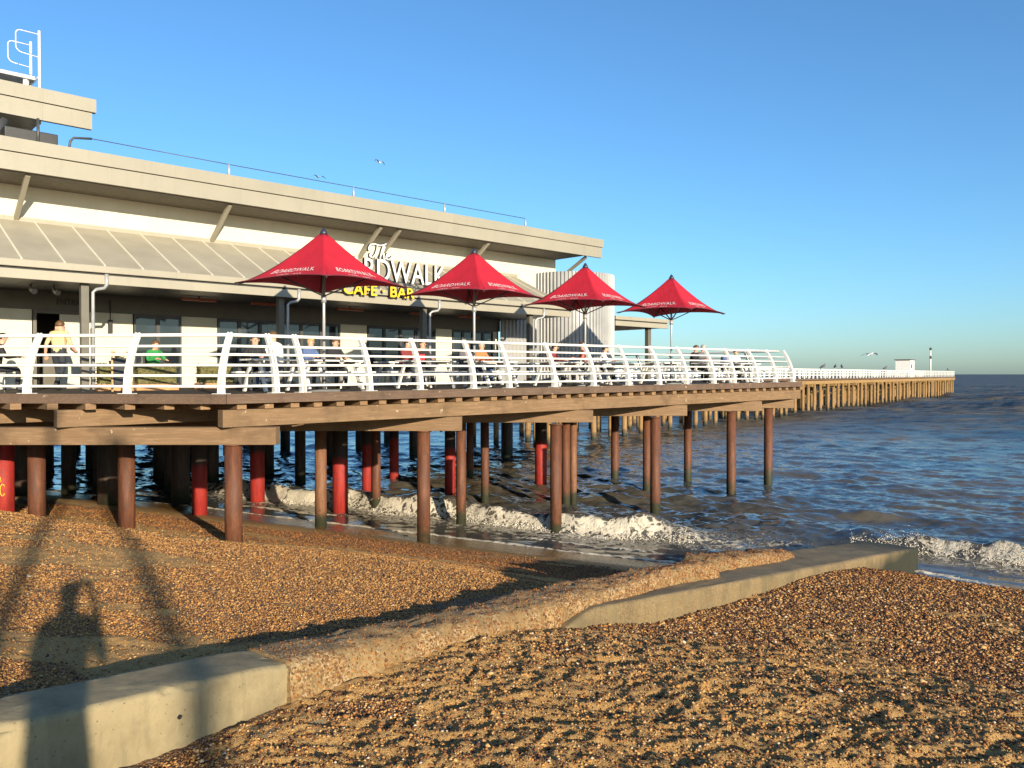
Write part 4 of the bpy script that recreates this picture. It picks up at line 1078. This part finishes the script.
def planter(s0, s1, lab):
    c = P((s0+s1)/2, 20.35); dz = deck_z(c.x, c.y); c.z = dz
    root = thing('hedge_planter', c, lab, 'planter', 'clipped hedges in planters')
    L = s1-s0
    b = MB(); b.box(c+Z3*.10, L, .34, .16, D3, N3); b.build('planter_box', 'planter_wood', root, .008)
    m = MB()
    m.box(c+Z3*.42, L-.1, .26, .46, D3, N3)
    for i in range(int(1500*L)):
        u = random.uniform(-.5, .5)*(L); v = random.uniform(-.19, .19); z = random.uniform(.17, .68)
        if abs(v) < .11 and .2 < z < .62 and abs(u) < L/2-.06: continue
        q = c+D3*u+N3*v+Z3*z; r = random.uniform(.014, .03)
        a = Vector((random.gauss(0, 1), random.gauss(0, 1), random.gauss(0, 1))).normalized(); b1, b2 = ortho(a)
        m.add([q-b1*r, q+b2*r*.6, q+b1*r, q-b2*r*.6], [(0, 1, 2, 3)])
    m.build('foliage', 'hedge', root)
planter(5.55, 6.15, 'small clipped hedge in a wooden planter right of the doorway post')
planter(6.4, 7.4, 'clipped hedge in a wooden planter in front of the two-pane window')
planter(7.9, 8.85, 'clipped hedge in a wooden planter left of the long window row')
def easel():
    c = P(6.0, 19.9); c.z = deck_z(c.x, c.y)
    root = thing('menu_board', c, 'dark wooden-framed menu board standing by the small planter', 'menu board')
    m = MB(); m.bar(c-D3*.22, c-D3*.17+Z3*.95-N3*.2, .04, .04); m.bar(c+D3*.22, c+D3*.17+Z3*.95-N3*.2, .04, .04); m.build('frame', 'planter_wood', root)
    u = (Z3*.95-N3*.2).normalized(); w = u.cross(D3).normalized()
    m = MB(); m.box(c+u*.5, .34, .02, .62, D3, w, u); m.build('board', 'black', root)
    c = P(6.15, 20.35); c.z = deck_z(c.x, c.y)+.24
    r2 = thing('potted_plant', P(6.3, 21.2, deck_z(*P(6.3, 21.2).xy)), 'spiky green plant in a dark pot by the cafe wall', 'plant')
    c = r2.location; m = MB(); m.tube([c, c+Z3*.75], [.17, .22], 12); m.build('pot', 'dark_grey', r2)
    m = MB()
    for i in range(46):
        a = random.uniform(0, 6.28); e = random.uniform(.3, 1.3); d = Vector((math.cos(a)*math.cos(e), math.sin(a)*math.cos(e), math.sin(e))); L = random.uniform(.2, .42)
        b1, b2 = ortho(d); q = c+Z3*.72
        m.add([q-b1*.012, q+d*L*.6-b1*.015+Z3*-.01, q+d*L-Z3*.06, q+d*L*.6+b1*.015-Z3*.01], [(0, 1, 2, 3)])
    m.build('leaves', 'hedge', r2)
easel()

# ------------------------------------------------------------------ people
def person(pose, loc, heading, label, top, legs, hair='hair_dark', short=False, scale=1.0, shoe='shoe', group=None):
    """heading: the direction the body faces, radians from +Y towards -X (rotation about z)."""
    if pose == 'sit':
        J = dict(pel=(0, 0, .56), bel=(0, .02, .72), che=(0, .07, .94), nek=(0, .12, 1.09), hed=(0, .15, 1.22), crn=(0, .14, 1.31), hl=(-.1, .05, .54), hr=(.1, .05, .54), kl=(-.14, .44, .53), kr=(.14, .44, .53),
                 al=(-.14, .42, .09), ar=(.14, .42, .09), fl=(-.15, .60, .045), fr=(.15, .60, .045), sl=(-.17, .08, 1.02), sr=(.17, .08, 1.02), el=(-.25, .20, .80), er=(.25, .20, .80), wl=(-.13, .42, .82), wr=(.13, .40, .84), pl=(-.11, .50, .81), pr=(.11, .48, .84))
    elif pose == 'walk':
        J = dict(pel=(0, 0, .97), bel=(0, .01, 1.13), che=(0, .03, 1.34), nek=(0, .05, 1.49), hed=(0, .07, 1.62), crn=(0, .06, 1.72), hl=(-.1, .0, .93), hr=(.1, .0, .93), kl=(-.11, .14, .52), kr=(.1, -.03, .51),
                 al=(-.11, .10, .09), ar=(.1, -.30, .16), fl=(-.12, .28, .045), fr=(.1, -.16, .06), sl=(-.19, .02, 1.42), sr=(.19, .02, 1.42), el=(-.28, -.06, 1.16), er=(.27, .06, 1.15), wl=(-.33, -.02, .92), wr=(.29, .24, .98), pl=(-.34, .02, .83), pr=(.28, .32, .98))
    elif pose == 'photo':
        J = dict(pel=(0, 0, .97), bel=(0, .01, 1.13), che=(0, .02, 1.34), nek=(0, .04, 1.49), hed=(0, .07, 1.62), crn=(0, .06, 1.72), hl=(-.1, .0, .93), hr=(.1, .0, .93), kl=(-.12, .04, .51), kr=(.12, .04, .51),
                 al=(-.13, 0, .09), ar=(.13, 0, .09), fl=(-.15, .17, .045), fr=(.15, .17, .045), sl=(-.19, .02, 1.43), sr=(.19, .02, 1.43), el=(-.20, .16, 1.20), er=(.28, .10, 1.22), wl=(.03, .32, 1.49), wr=(.24, .31, 1.50), pl=(.07, .335, 1.57), pr=(.22, .335, 1.57))
    else:
        J = dict(pel=(0, 0, .97), bel=(0, .01, 1.13), che=(0, .02, 1.34), nek=(0, .04, 1.49), hed=(0, .07, 1.62), crn=(0, .06, 1.72), hl=(-.1, .0, .93), hr=(.1, .0, .93), kl=(-.12, .04, .51), kr=(.12, .04, .51),
                 al=(-.13, 0, .09), ar=(.13, 0, .09), fl=(-.15, .17, .045), fr=(.15, .17, .045), sl=(-.19, .02, 1.43), sr=(.19, .02, 1.43), el=(-.26, .0, 1.15), er=(.26, .0, 1.15), wl=(-.27, .07, .91), wr=(.27, .07, .91), pl=(-.27, .1, .82), pr=(.27, .1, .82))
    RAD = dict(pel=.145, bel=.135, che=.155, nek=.058, hed=.092, crn=.07, hl=.1, hr=.1, kl=.062, kr=.062, al=.042, ar=.042, fl=.035, fr=.035, sl=.07, sr=.07, el=.045, er=.045, wl=.03, wr=.03, pl=.032, pr=.032)
    E = [('pel', 'bel', 'top'), ('bel', 'che', 'top'), ('che', 'nek', 'top'), ('nek', 'hed', 'skin'), ('hed', 'crn', 'skin'), ('pel', 'hl', 'legs'), ('pel', 'hr', 'legs'), ('hl', 'kl', 'legs'), ('hr', 'kr', 'legs'), ('kl', 'al', 'legs'), ('kr', 'ar', 'legs'),
         ('al', 'fl', 'shoe'), ('ar', 'fr', 'shoe'), ('che', 'sl', 'top'), ('che', 'sr', 'top'), ('sl', 'el', 'top'), ('sr', 'er', 'top'), ('el', 'wl', 'skin' if short else 'top'), ('er', 'wr', 'skin' if short else 'top'), ('wl', 'pl', 'skin'), ('wr', 'pr', 'skin')]
    names = list(J); idx = {n: i for i, n in enumerate(names)}
    me = bpy.data.meshes.new('person'); me.from_pydata([J[n] for n in names], [(idx[a], idx[b]) for a, b, _ in E], [])
    o = bpy.data.objects.new('person', me); COL.objects.link(o)
    o.modifiers.new('skin', 'SKIN'); ss = o.modifiers.new('sub', 'SUBSURF'); ss.levels = 2; ss.render_levels = 2
    for i, n in enumerate(names):
        sv = me.skin_vertices[0].data[i]; rx = RAD[n]*1.06
        sv.radius = (rx*(1.12 if n in ('pel', 'bel', 'che') else 1), rx*(.82 if n in ('pel', 'bel', 'che') else 1)); sv.use_root = (n == 'pel')
    dg = bpy.context.evaluated_depsgraph_get(); nm = bpy.data.meshes.new_from_object(o.evaluated_get(dg))
    bpy.data.objects.remove(o)
    # fingers rooted in the palms, nose, ears - one mesh with the body
    bm = bmesh.new(); bm.from_mesh(nm)
    x = MB()
    for sd, w_, p_ in ((-1, 'wl', 'pl'), (1, 'wr', 'pr')):
        w0 = Vector(J[w_]); p0 = Vector(J[p_]); d = (p0-w0).normalized(); a, u = ortho(d)
        for k, ln in enumerate((.065, .075, .07, .055)):
            b0 = p0+a*(-.027+.018*k); x.tube([b0-d*.01, b0+d*ln*.55, b0+d*ln-u*.012], [.010, .009, .007], 6)
        b0 = p0-d*.03+a*(.03 if sd < 0 else -.03); x.tube([b0, b0+d*.03+a*(.025 if sd < 0 else -.025), b0+d*.06+a*(.03 if sd < 0 else -.03)], [.012, .010, .008], 6)
    h = Vector(J['hed']); x.tube([h+Vector((0, .08, .015)), h+Vector((0, .115, -.02))], [.008, .017], 6)
    for sd in (-1, 1): x.ball(h+Vector((sd*.093, .0, 0)), .012, .022, .032, 0, 6, 4)
    off = len(bm.verts); vs = [bm.verts.new(v) for v in x.V]
    for f in x.F:
        try: bm.faces.new([vs[i] for i in f])
        except ValueError: pass
    bm.to_mesh(nm); bm.free()
    for mt in ('skin', top, legs, shoe): nm.materials.append(M[mt])
    mi = {'skin': 0, 'top': 1, 'legs': 2, 'shoe': 3}
    segs = [(Vector(J[a]), Vector(J[b]), mi[k], RAD[a]) for a, b, k in E]
    for p in nm.polygons:
        c = p.center; best = 9; bi = 0
        for a, b, k, r in segs:
            ab = b-a; t = max(0, min(1, (c-a).dot(ab)/ab.length_squared)); dd = (c-(a+ab*t)).length
            if dd < best: best = dd; bi = k
        if (c-h).length < .10+.02: bi = 0
        p.material_index = bi; p.use_smooth = True
    root = bpy.data.objects.new('person', nm); COL.objects.link(root)
    hm = MB()                                                       # hair: a cap over the crown and nape
    c = h+Vector((0, -.012, .025)); n_, m_ = 12, 8; g = []
    vs = []; fs = []
    for i in range(m_+1):
        ph = math.pi*.62*i/m_
        for j in range(n_):
            t = 2*math.pi*j/n_; fr = max(0, math.sin(t)); lim = ph*(1-.35*fr)
            vs.append((c.x+.104*math.sin(lim)*math.cos(t), c.y+.112*math.sin(lim)*math.sin(t), c.z+.108*math.cos(lim)))
    for i in range(m_):
        for j in range(n_): fs.append((i*n_+j, (i+1)*n_+j, (i+1)*n_+(j+1) % n_, i*n_+(j+1) % n_))
    hm.add(vs, fs, 0, True); ho = hm.build('hair', hair); ho.parent = root
    sol = ho.modifiers.new('thickness', 'SOLIDIFY'); sol.thickness = .012
    em = MB()
    for sd in (-1, 1): em.ball(h+Vector((sd*.034, .086, .02)), .011, .008, .009, 0, 6, 4)
    eo = em.build('eyes', 'black'); eo.parent = root
    root.location = loc; root.rotation_euler = (0, 0, heading); root.scale = (scale,)*3
    tag(root, label, 'person', group); return root
def on_deck(s, p):
    q = P(s, p); q.z = deck_z(q.x, q.y); return q
F_CAM = math.atan2(-N3.x, N3.y)                                      # facing out of the cafe, towards the camera
F_IN = F_CAM+math.pi
cloth('shirt_yellow', (.56, .42, .22)); cloth('trousers_navy', (.022, .027, .035)); cloth('jacket_black', (.015, .015, .018)); cloth('shirt_white', (.75, .73, .7)); cloth('jumper_green', (.02, .20, .045))
cloth('top_coral', (.72, .13, .09)); cloth('top_orange', (.65, .16, .06)); cloth('jeans', (.05, .08, .16)); cloth('coat_grey', (.10, .10, .11)); cloth('top_blue', (.08, .12, .25)); cloth('jumper_maroon', (.20, .03, .03))
G = 'people sitting at the deck tables'
q = Vector((-10.93, 19.3, 0)); q.z = deck_z(q.x, q.y)
man = person('walk', q, R(-4), 'man in pale yellow shirt and dark trousers walking to the doorway', 'shirt_yellow', 'trousers_navy', 'hair_brown', True, .98)
# what he carries: a white board under his right arm
bd = MB(); c = q+Vector((.42, .30, .98)); bd.box(c, .62, .04, .26, Vector((1, 0, 0)), Vector((0, 1, 0)))
tag(bd.build('white_tray', 'white_paint', None, .01), 'white tray carried at the side of the man in yellow', 'tray')
person('sit', Vector((-11.62, 18.0, deck_z(-11.6, 18))), R(-60), 'person in black seated at the left edge, left of the doorway', 'jacket_black', 'jacket_black', 'hair_dark')
seat = on_deck(7.15, 21.3); person('sit', seat, F_CAM+.2, 'child in a bright green jumper sitting by the two-pane window', 'jumper_green', 'jeans', 'hair_brown', scale=.95, group=G)
def chair(c, heading, lab):
    r = thing('outdoor_chair', c, lab, 'chair'); m = MB(); ca, sa = math.cos(heading), math.sin(heading)
    ax = Vector((ca, sa, 0)); ay = Vector((-sa, ca, 0))
    m.box(c+Z3*.44, .42, .42, .035, ax, ay); m.build('seat', 'dark_grey', r, .006)
    m = MB(); m.box(c-ay*.2+Z3*.7, .40, .03, .35, ax, ay); m.build('backrest', 'dark_grey', r, .006)
    for a in (-.18, .18):
        for b in (-.18, .18):
            l = MB(); l.tube([c+ax*a+ay*b, c+ax*a+ay*b+Z3*(.43 if b > 0 else .86)], .014, 6); l.build('leg', 'steel', r)
chair(seat.copy(), F_CAM+.2, 'dark metal chair under the child in green'); 
chair(Vector((-11.62, 18.0, deck_z(-11.6, 18))), R(-60), 'dark metal chair under the person in black at the left edge')
person('sit', on_deck(8.45, 18.22), F_CAM-.3, 'person in a dark jacket at the front corner table', 'jacket_black', 'trousers_navy', 'hair_dark', group=G)
person('sit', on_deck(9.05, 18.20), F_IN+.5, 'broad man in a white striped shirt turned towards the cafe windows', 'shirt_white', 'jeans', 'hair_brown', True, 1.08, group=G)
person('sit', on_deck(10.2, 18.88), F_CAM+.2, 'fair-haired person in a blue top behind the nearest parasol pole', 'top_blue', 'trousers_navy', 'hair_fair', group=G)
person('sit', on_deck(10.95, 18.88), F_CAM, 'person facing the sun in black, just right of the nearest parasol pole', 'jacket_black', 'trousers_navy', 'hair_brown', group=G)
person('sit', on_deck(12.75, 18.18), F_CAM+.3, 'dark-haired person in maroon, left one of a pair before the second parasol', 'jumper_maroon', 'trousers_navy', 'hair_dark', group=G)
person('sit', on_deck(13.3, 18.18), F_CAM-.1, 'bare-faced person in black, right one of a pair before the second parasol', 'jacket_black', 'trousers_navy', 'hair_brown', group=G)
person('sit', on_deck(15.7, 18.48), F_CAM, 'person in an orange top right of the second parasol pole', 'top_orange', 'jeans', 'hair_grey', group=G)
person('sit', on_deck(15.1, 18.48), F_CAM, 'person in dark grey left of the orange-topped diner', 'coat_grey', 'trousers_navy', 'hair_brown', group=G)
person('sit', on_deck(18.5, 18.18), F_CAM+.5, 'dark-haired person in black and maroon under the third parasol', 'jumper_maroon', 'trousers_navy', 'hair_dark', group=G)
person('sit', on_deck(20.35, 18.28), F_IN+.9, 'person in a coral red top seen from behind by the round tower', 'top_coral', 'jacket_black', 'hair_brown', scale=1.08, group=G)
person('sit', on_deck(21.1, 18.28), F_CAM+.6, 'person in white beside the diner in coral red', 'shirt_white', 'jacket_black', 'hair_dark', group=G)
person('sit', on_deck(26.1, 17.98), F_CAM+.2, 'person in a black coat, left one of two side by side towards the deck end', 'jacket_black', 'jacket_black', 'hair_brown', scale=1.08, group=G)
person('sit', on_deck(26.65, 17.98), F_CAM-.2, 'person in a grey coat, right one of two side by side towards the deck end', 'coat_grey', 'jacket_black', 'hair_grey', scale=1.1, group=G)
person('sit', on_deck(28.2, 17.98), F_CAM+.2, 'fair-haired person in blue sitting near the far corner', 'top_blue', 'jacket_black', 'hair_fair', group=G)
person('sit', on_deck(29.0, 17.98), F_CAM-.2, 'dark-haired person in white sitting last before the far corner', 'shirt_white', 'jacket_black', 'hair_dark', group=G)
# red bag on a table
c = on_deck(12.75, 17.5)+Z3*.76; m = MB(); m.box(c+Z3*.09, .3, .16, .18, D3, N3); m.tube([c+Z3*.17-D3*.08, c+Z3*.27, c+Z3*.17+D3*.08], .012, 6)
tag(m.build('red_bag', cloth('bag_red', (.5, .02, .03)), None, .03), 'small red bag lying on a white picnic table', 'bag')

# people and lamp posts on the beach behind the camera: their shadows reach into the picture
def bz(x, y): return float(beach_z(np.array([x]), np.array([y]), False)[0][0])
k = 1.35; px_, py_ = .473*k, -.881*k; g0 = bz(px_, py_); need = .2327*k/ math.cos(0)
fy = .42
ph = person('photo', Vector((px_+.469*.34-.883*.12, py_-.883*.34-.469*.12, g0)), R(28), 'person standing with both arms raised, holding up a phone, casting the tall shadow', 'coat_grey', 'jeans', 'hair_brown', scale=(need-g0)/1.64)
hd = ph.matrix_world; sc_ = ph.scale[0]
ph.scale = (sc_*.74, sc_, sc_)
m = MB(); a = R(28); ax = Vector((math.cos(a), math.sin(a), 0)); ay = Vector((-math.sin(a), math.cos(a), 0))
cp = ph.location+ay*(.345*sc_)+ax*(.11*sc_)+Z3*(1.64*sc_); m.box(cp, .15, .009, .075, ax, ay)
tag(m.build('phone', 'black', None, .004), 'dark phone held up in both hands by the standing person', 'phone')
k = 3.4; bx_, by_ = -1.30+.473*k, -.881*k; g1 = bz(bx_, by_)
person('stand', Vector((bx_, by_, g1)), R(28), 'second person standing behind, casting the shadow at the left edge', 'jacket_black', 'jeans', 'hair_dark', scale=1.13)
def lamp_post(x, y, h, r, lab, grp='lamp posts on the promenade'):
    z = bz(x, y)-.05; root = thing('lamp_post', (x, y, z), lab, 'lamp post', grp)
    m = MB(); m.tube([(x, y, z), (x, y, z+1), (x, y, z+h)], [r*1.3, r, r*.7], 12); m.build('pole', 'dark_grey', root)
    m = MB(); m.tube([(x, y, z+h), (x, y, z+h+.1), (x, y, z+h+.35), (x, y, z+h+.42)], [.05, .12, .18, .05], 12); m.build('lantern', 'galv', root)
kk = 27; lamp_post(-2.47+.473*kk, 5.87-.881*kk, 8.6, .12, 'lamp post whose shadow crosses the concrete wall')
kk = 24; lamp_post(-4.4+.473*kk, 7.0-.881*kk, 8.2, .10, 'lamp post whose shadow falls left of the tall shadow')

# ------------------------------------------------------------------ old pier
PA = Vector((1.0, 49, 0)); PE = Vector((.609, .793, 0)); PB = Vector((-.793, .609, 0)); PL = 154.0
def old_pier():
    root = thing('old_pier', PA+PE*70+Z3*SEA, 'long old timber pier on golden piles stretching out to sea', 'pier')
    def Q(t, b, z): v = PA+PE*t+PB*b; return Vector((v.x, v.y, z))
    m = MB(); m.hexa([Q(-4, 0, -.72), Q(PL, 0, -.72), Q(PL, 6, -.72), Q(-4, 6, -.72)], [Q(-4, 0, -.52), Q(PL, 0, -.52), Q(PL, 6, -.52), Q(-4, 6, -.52)]); m.build('pier_deck', 'timber_dark', root)
    m = MB(); m.bar(Q(-4, .15, -.98), Q(PL, .15, -.98), .28, .4); m.bar(Q(-4, 5.8, -.98), Q(PL, 5.8, -.98), .28, .4); m.build('side_beam', 'pier_beam', root)
    nb = 33; step = (PL+2)/nb; src = {}
    for i in range(nb):
        t = -2+i*step
        for j, b in enumerate((.1, 3.0, 5.7)):
            tt = t+random.uniform(-.5, .5)+(0, .9, -.8)[j]
            if j not in src:
                k = MB(); r = .20; k.tube([(0, 0, -8.2), (.0, 0, -1.1)], [r, r*.95], 12); 
                o = k.build('pile', 'pier_timber', None); src[j] = o
                o.parent = root
            else:
                o = src[j].copy(); COL.objects.link(o)
            p = Q(tt, b, 0); o.location = p-root.location; o.rotation_euler = (random.uniform(-.012, .012), random.uniform(-.012, .012), random.uniform(0, 6))
        c = MB(); c.bar(Q(t, -.4, -1.3), Q(t, 6.3, -1.3), .3, .34); c.build('cross_beam', 'pier_beam', root)
        if i % 2 == 0:
            c = MB(); c.bar(Q(t+.25, .1, -1.5), Q(t+.25, 5.7, -3.6), .14, .2); c.build('brace', 'pier_beam', root)
    mm = MB()
    for i in range(nb):
        for b in (.1, 3.0, 5.7):
            q = Q(-2+(i+.5)*step+random.uniform(-.6, .6), b, 0); mm.tube([(q.x, q.y, -8.2), (q.x, q.y, -1.1)], .18, 10)
    mo = mm.build('pile', 'pier_timber', root); mo['kind'] = 'stuff'
old_pier()
def pier_rail(b, lab):
    def Q(t, z): v = PA+PE*t+PB*b; return Vector((v.x, v.y, z))
    root = thing('pier_railing', Q(80, -.52), lab, 'railing', 'white railings of the old pier')
    for z in (.58, .22, -.12):
        m = MB(); m.bar(Q(-3, z), Q(PL-.2, z), .08, .10 if z > .5 else .07); m.build('rail', 'white_paint', root)
    src = None; t = -3.0
    for i in range(98):
        if src is None:
            k = MB(); k.box((0, 0, .55), .13, .13, 1.1); src = k.build('post', 'white_paint', None); src.parent = root; o = src
        else: o = src.copy(); COL.objects.link(o)
        o.location = Q(t, -.52)-root.location; o.rotation_euler = (0, 0, math.atan2(PE.y, PE.x)); t += (PL+2.8)/97.5
pier_rail(.1, 'white railing on the near side of the old pier'); pier_rail(5.9, 'white railing on the far side of the old pier, seen through the near one')
def hut():
    c = PA+PE*115+PB*2.0; c.z = -.52
    root = thing('pier_hut', c, 'small white hut with a flat grey roof near the end of the pier', 'hut')
    X = PE; Y = PB
    m = MB(); m.box(c+Z3*1.5, 3.3, 2.4, 3.0, X, Y); m.build('wall', 'white_paint', root)
    m = MB(); m.box(c+Z3*3.07, 3.7, 2.8, .14, X, Y); m.build('roof', 'grey_brown', root)
    m = MB(); m.box(c-Y*1.21+X*.6+Z3*1.0, .8, .04, 1.9, X, Y); m.build('door', 'cream_wall', root)
    m = MB(); m.box(c-Y*1.21-X*.8+Z3*1.9, .8, .04, .7, X, Y); m.build('window', 'glass', root)
    c = PA+PE*144+PB*3; c.z = -.52
    root = thing('pier_mast', c, 'thin white mast with dark lamps near the pier end', 'mast')
    m = MB(); m.tube([c, c+Z3*5.6], [.16, .10], 10); m.build('pole', 'white_paint', root)
    m = MB(); m.tube([c+Z3*5.5, c+Z3*6.0], [.24, .24], 10); m.build('lantern', 'dark_grey', root)
    m = MB(); m.tube([c+Z3*3.7-X*.0, c+Z3*4.3], [.2, .2], 10); m.build('loudspeaker', 'dark_grey', root)
hut()

# ------------------------------------------------------------------ gulls
def gull(loc, heading, flap, bank, lab, name='seagull', grp='gulls in flight', scale=1.0):
    root = thing(name, loc, lab, 'gull', grp); root.rotation_euler = (bank, 0, heading); root.scale = (scale,)*3
    m = MB(); m.tube([(0, -.26, 0), (0, -.18, .0), (0, 0, 0), (0, .14, .02), (0, .22, .04), (0, .27, .045)], [.015, .05, .075, .06, .045, .02], 10)
    b = bpy.data.meshes.new('x')
    o = m_local(m, 'body', 'bird_white', root)
    m = MB(); m.tube([(0, .26, .045), (0, .33, .03)], [.016, .004], 6); m_local(m, 'bill', 'bill', root)
    m = MB(); m.hexa([(-.03, -.2, -.006), (.03, -.2, -.006), (.08, -.38, -.006), (-.08, -.38, -.006)], [(-.03, -.2, .006), (.03, -.2, .006), (.08, -.38, .006), (-.08, -.38, .006)]); m_local(m, 'tail', 'bird_white', root)
    for sd in (-1, 1):
        m = MB(); prof = [(.05, .10, -.10, 0), (.25, .14, -.09, .10*flap), (.42, .13, -.07, .13*flap), (.60, .05, -.10, .06*flap), (.78, -.10, -.16, -.05*flap)]
        vs = []
        for d, f, bk, z in prof: vs += [(sd*d, f, z+.012), (sd*d, bk, z+.004), (sd*d, bk, z-.004), (sd*d, f, z-.006)]
        fs = [(0, 1, 2, 3), (16, 19, 18, 17)]
        for i in range(4):
            k = i*4
            for a in range(4): fs.append((k+a, k+4+a, k+4+(a+1) % 4, k+(a+1) % 4))
        m.add(vs, fs, 0)
        for i in range(len(m.F)):
            if max(m.F[i]) >= 12: m.Mi[i] = 1
        me_o = m_local(m, 'wing', ['bird_wing', 'bird_grey'], root)
def m_local(m, name, mats, root):
    o = m.build(name, mats, None); o.parent = root; return o
M['bird_wing'] = simple('bird_wing', (.22, .23, .25), .7)
gull(Vector((-11.6, 70, 18.5)), R(60), 1.3, R(25), 'gull banking with raised dark wingtips high above the roof', scale=.9)
gull(Vector((-18.1, 75, 18.4)), R(35), 1.6, 0, 'gull gliding low just over the roof safety line', scale=.9)
gull(Vector((40.3, 90, 2.2)), R(-70), .6, R(15), 'distant gull flying over the old pier', scale=1.6)
def perched(t, lab, b=.1, z=.64):
    v = PA+PE*t+PB*b; root = thing('seagull', Vector((v.x, v.y, z)), lab, 'gull', 'gulls perched on the pier railing')
    m = MB(); m.tube([(0, -.32, .12), (0, -.1, .22), (0, .08, .27), (0, .14, .42), (0, .2, .46)], [.02, .11, .12, .065, .05], 8); m_local(m, 'body', 'bird_grey', root)
    m = MB(); m.tube([(.03, 0, 0), (.03, 0, .2)], .012, 5); m.tube([(-.03, 0, 0), (-.03, 0, .2)], .012, 5); m_local(m, 'legs', 'bill', root)
    root.scale = (1.3,)*3; root.rotation_euler = (0, 0, R(30)+t)
perched(60.4, 'leftmost of three gulls perched on the pier railing'); perched(65.4, 'middle of three gulls perched on the pier railing'); perched(68.5, 'rightmost of three gulls perched in a row on the pier railing')
perched(92, 'gull perched alone on the railing left of the white hut'); perched(146, 'gull perched at the very end of the pier railing')

# ------------------------------------------------------------------ light, sky, camera
w = bpy.data.worlds.new('World'); scene.world = w; w.use_nodes = True
nt = w.node_tree; bg = nt.nodes['Background']
sky = nt.nodes.new('ShaderNodeTexSky'); sky.sky_type = 'NISHITA'; sky.sun_disc = False
sky.sun_elevation = SUN_EL; sky.sun_rotation = math.atan2(.473, -.881)
sky.air_density = 1.0; sky.dust_density = .7; sky.ozone_density = 5.8
tint = nt.nodes.new('ShaderNodeMix'); tint.data_type = 'RGBA'; tint.blend_type = 'MULTIPLY'; tint.inputs[0].default_value = 1
tint.inputs[7].default_value = (1.05, 1.10, 1.03, 1)                  # slight tint laid on the sky colour alone
nt.links.new(sky.outputs[0], tint.inputs[6]); nt.links.new(tint.outputs[2], bg.inputs[0]); bg.inputs[1].default_value = .124
sl = bpy.data.lights.new('sun', 'SUN'); sl.energy = 5.0; sl.angle = R(.53); sl.color = (1.0, .875, .67)
so = bpy.data.objects.new('sun', sl); COL.objects.link(so); so.rotation_mode = 'QUATERNION'; so.rotation_quaternion = TRAVEL.to_track_quat('-Z', 'Y'); so.location = (10, -20, 20)
cd = bpy.data.cameras.new('camera'); cd.sensor_width = 36; cd.lens = 800/1024*36; cd.clip_start = .02; cd.clip_end = 60000
co = bpy.data.objects.new('camera', cd); COL.objects.link(co); co.location = (0, 0, 0)
co.rotation_euler = (R(90)-math.atan(9.8/800), 0, 0)
scene.camera = co
scene.render.resolution_x = 1024; scene.render.resolution_y = 768
vs = scene.view_settings; scene.display_settings.display_device = 'sRGB'
vs.view_transform = 'Standard'; vs.look = 'None'; vs.gamma = 1; vs.exposure = 0.85; vs.use_curve_mapping = False
scene.cycles.use_denoising = True
scene.cycles.max_bounces = 6
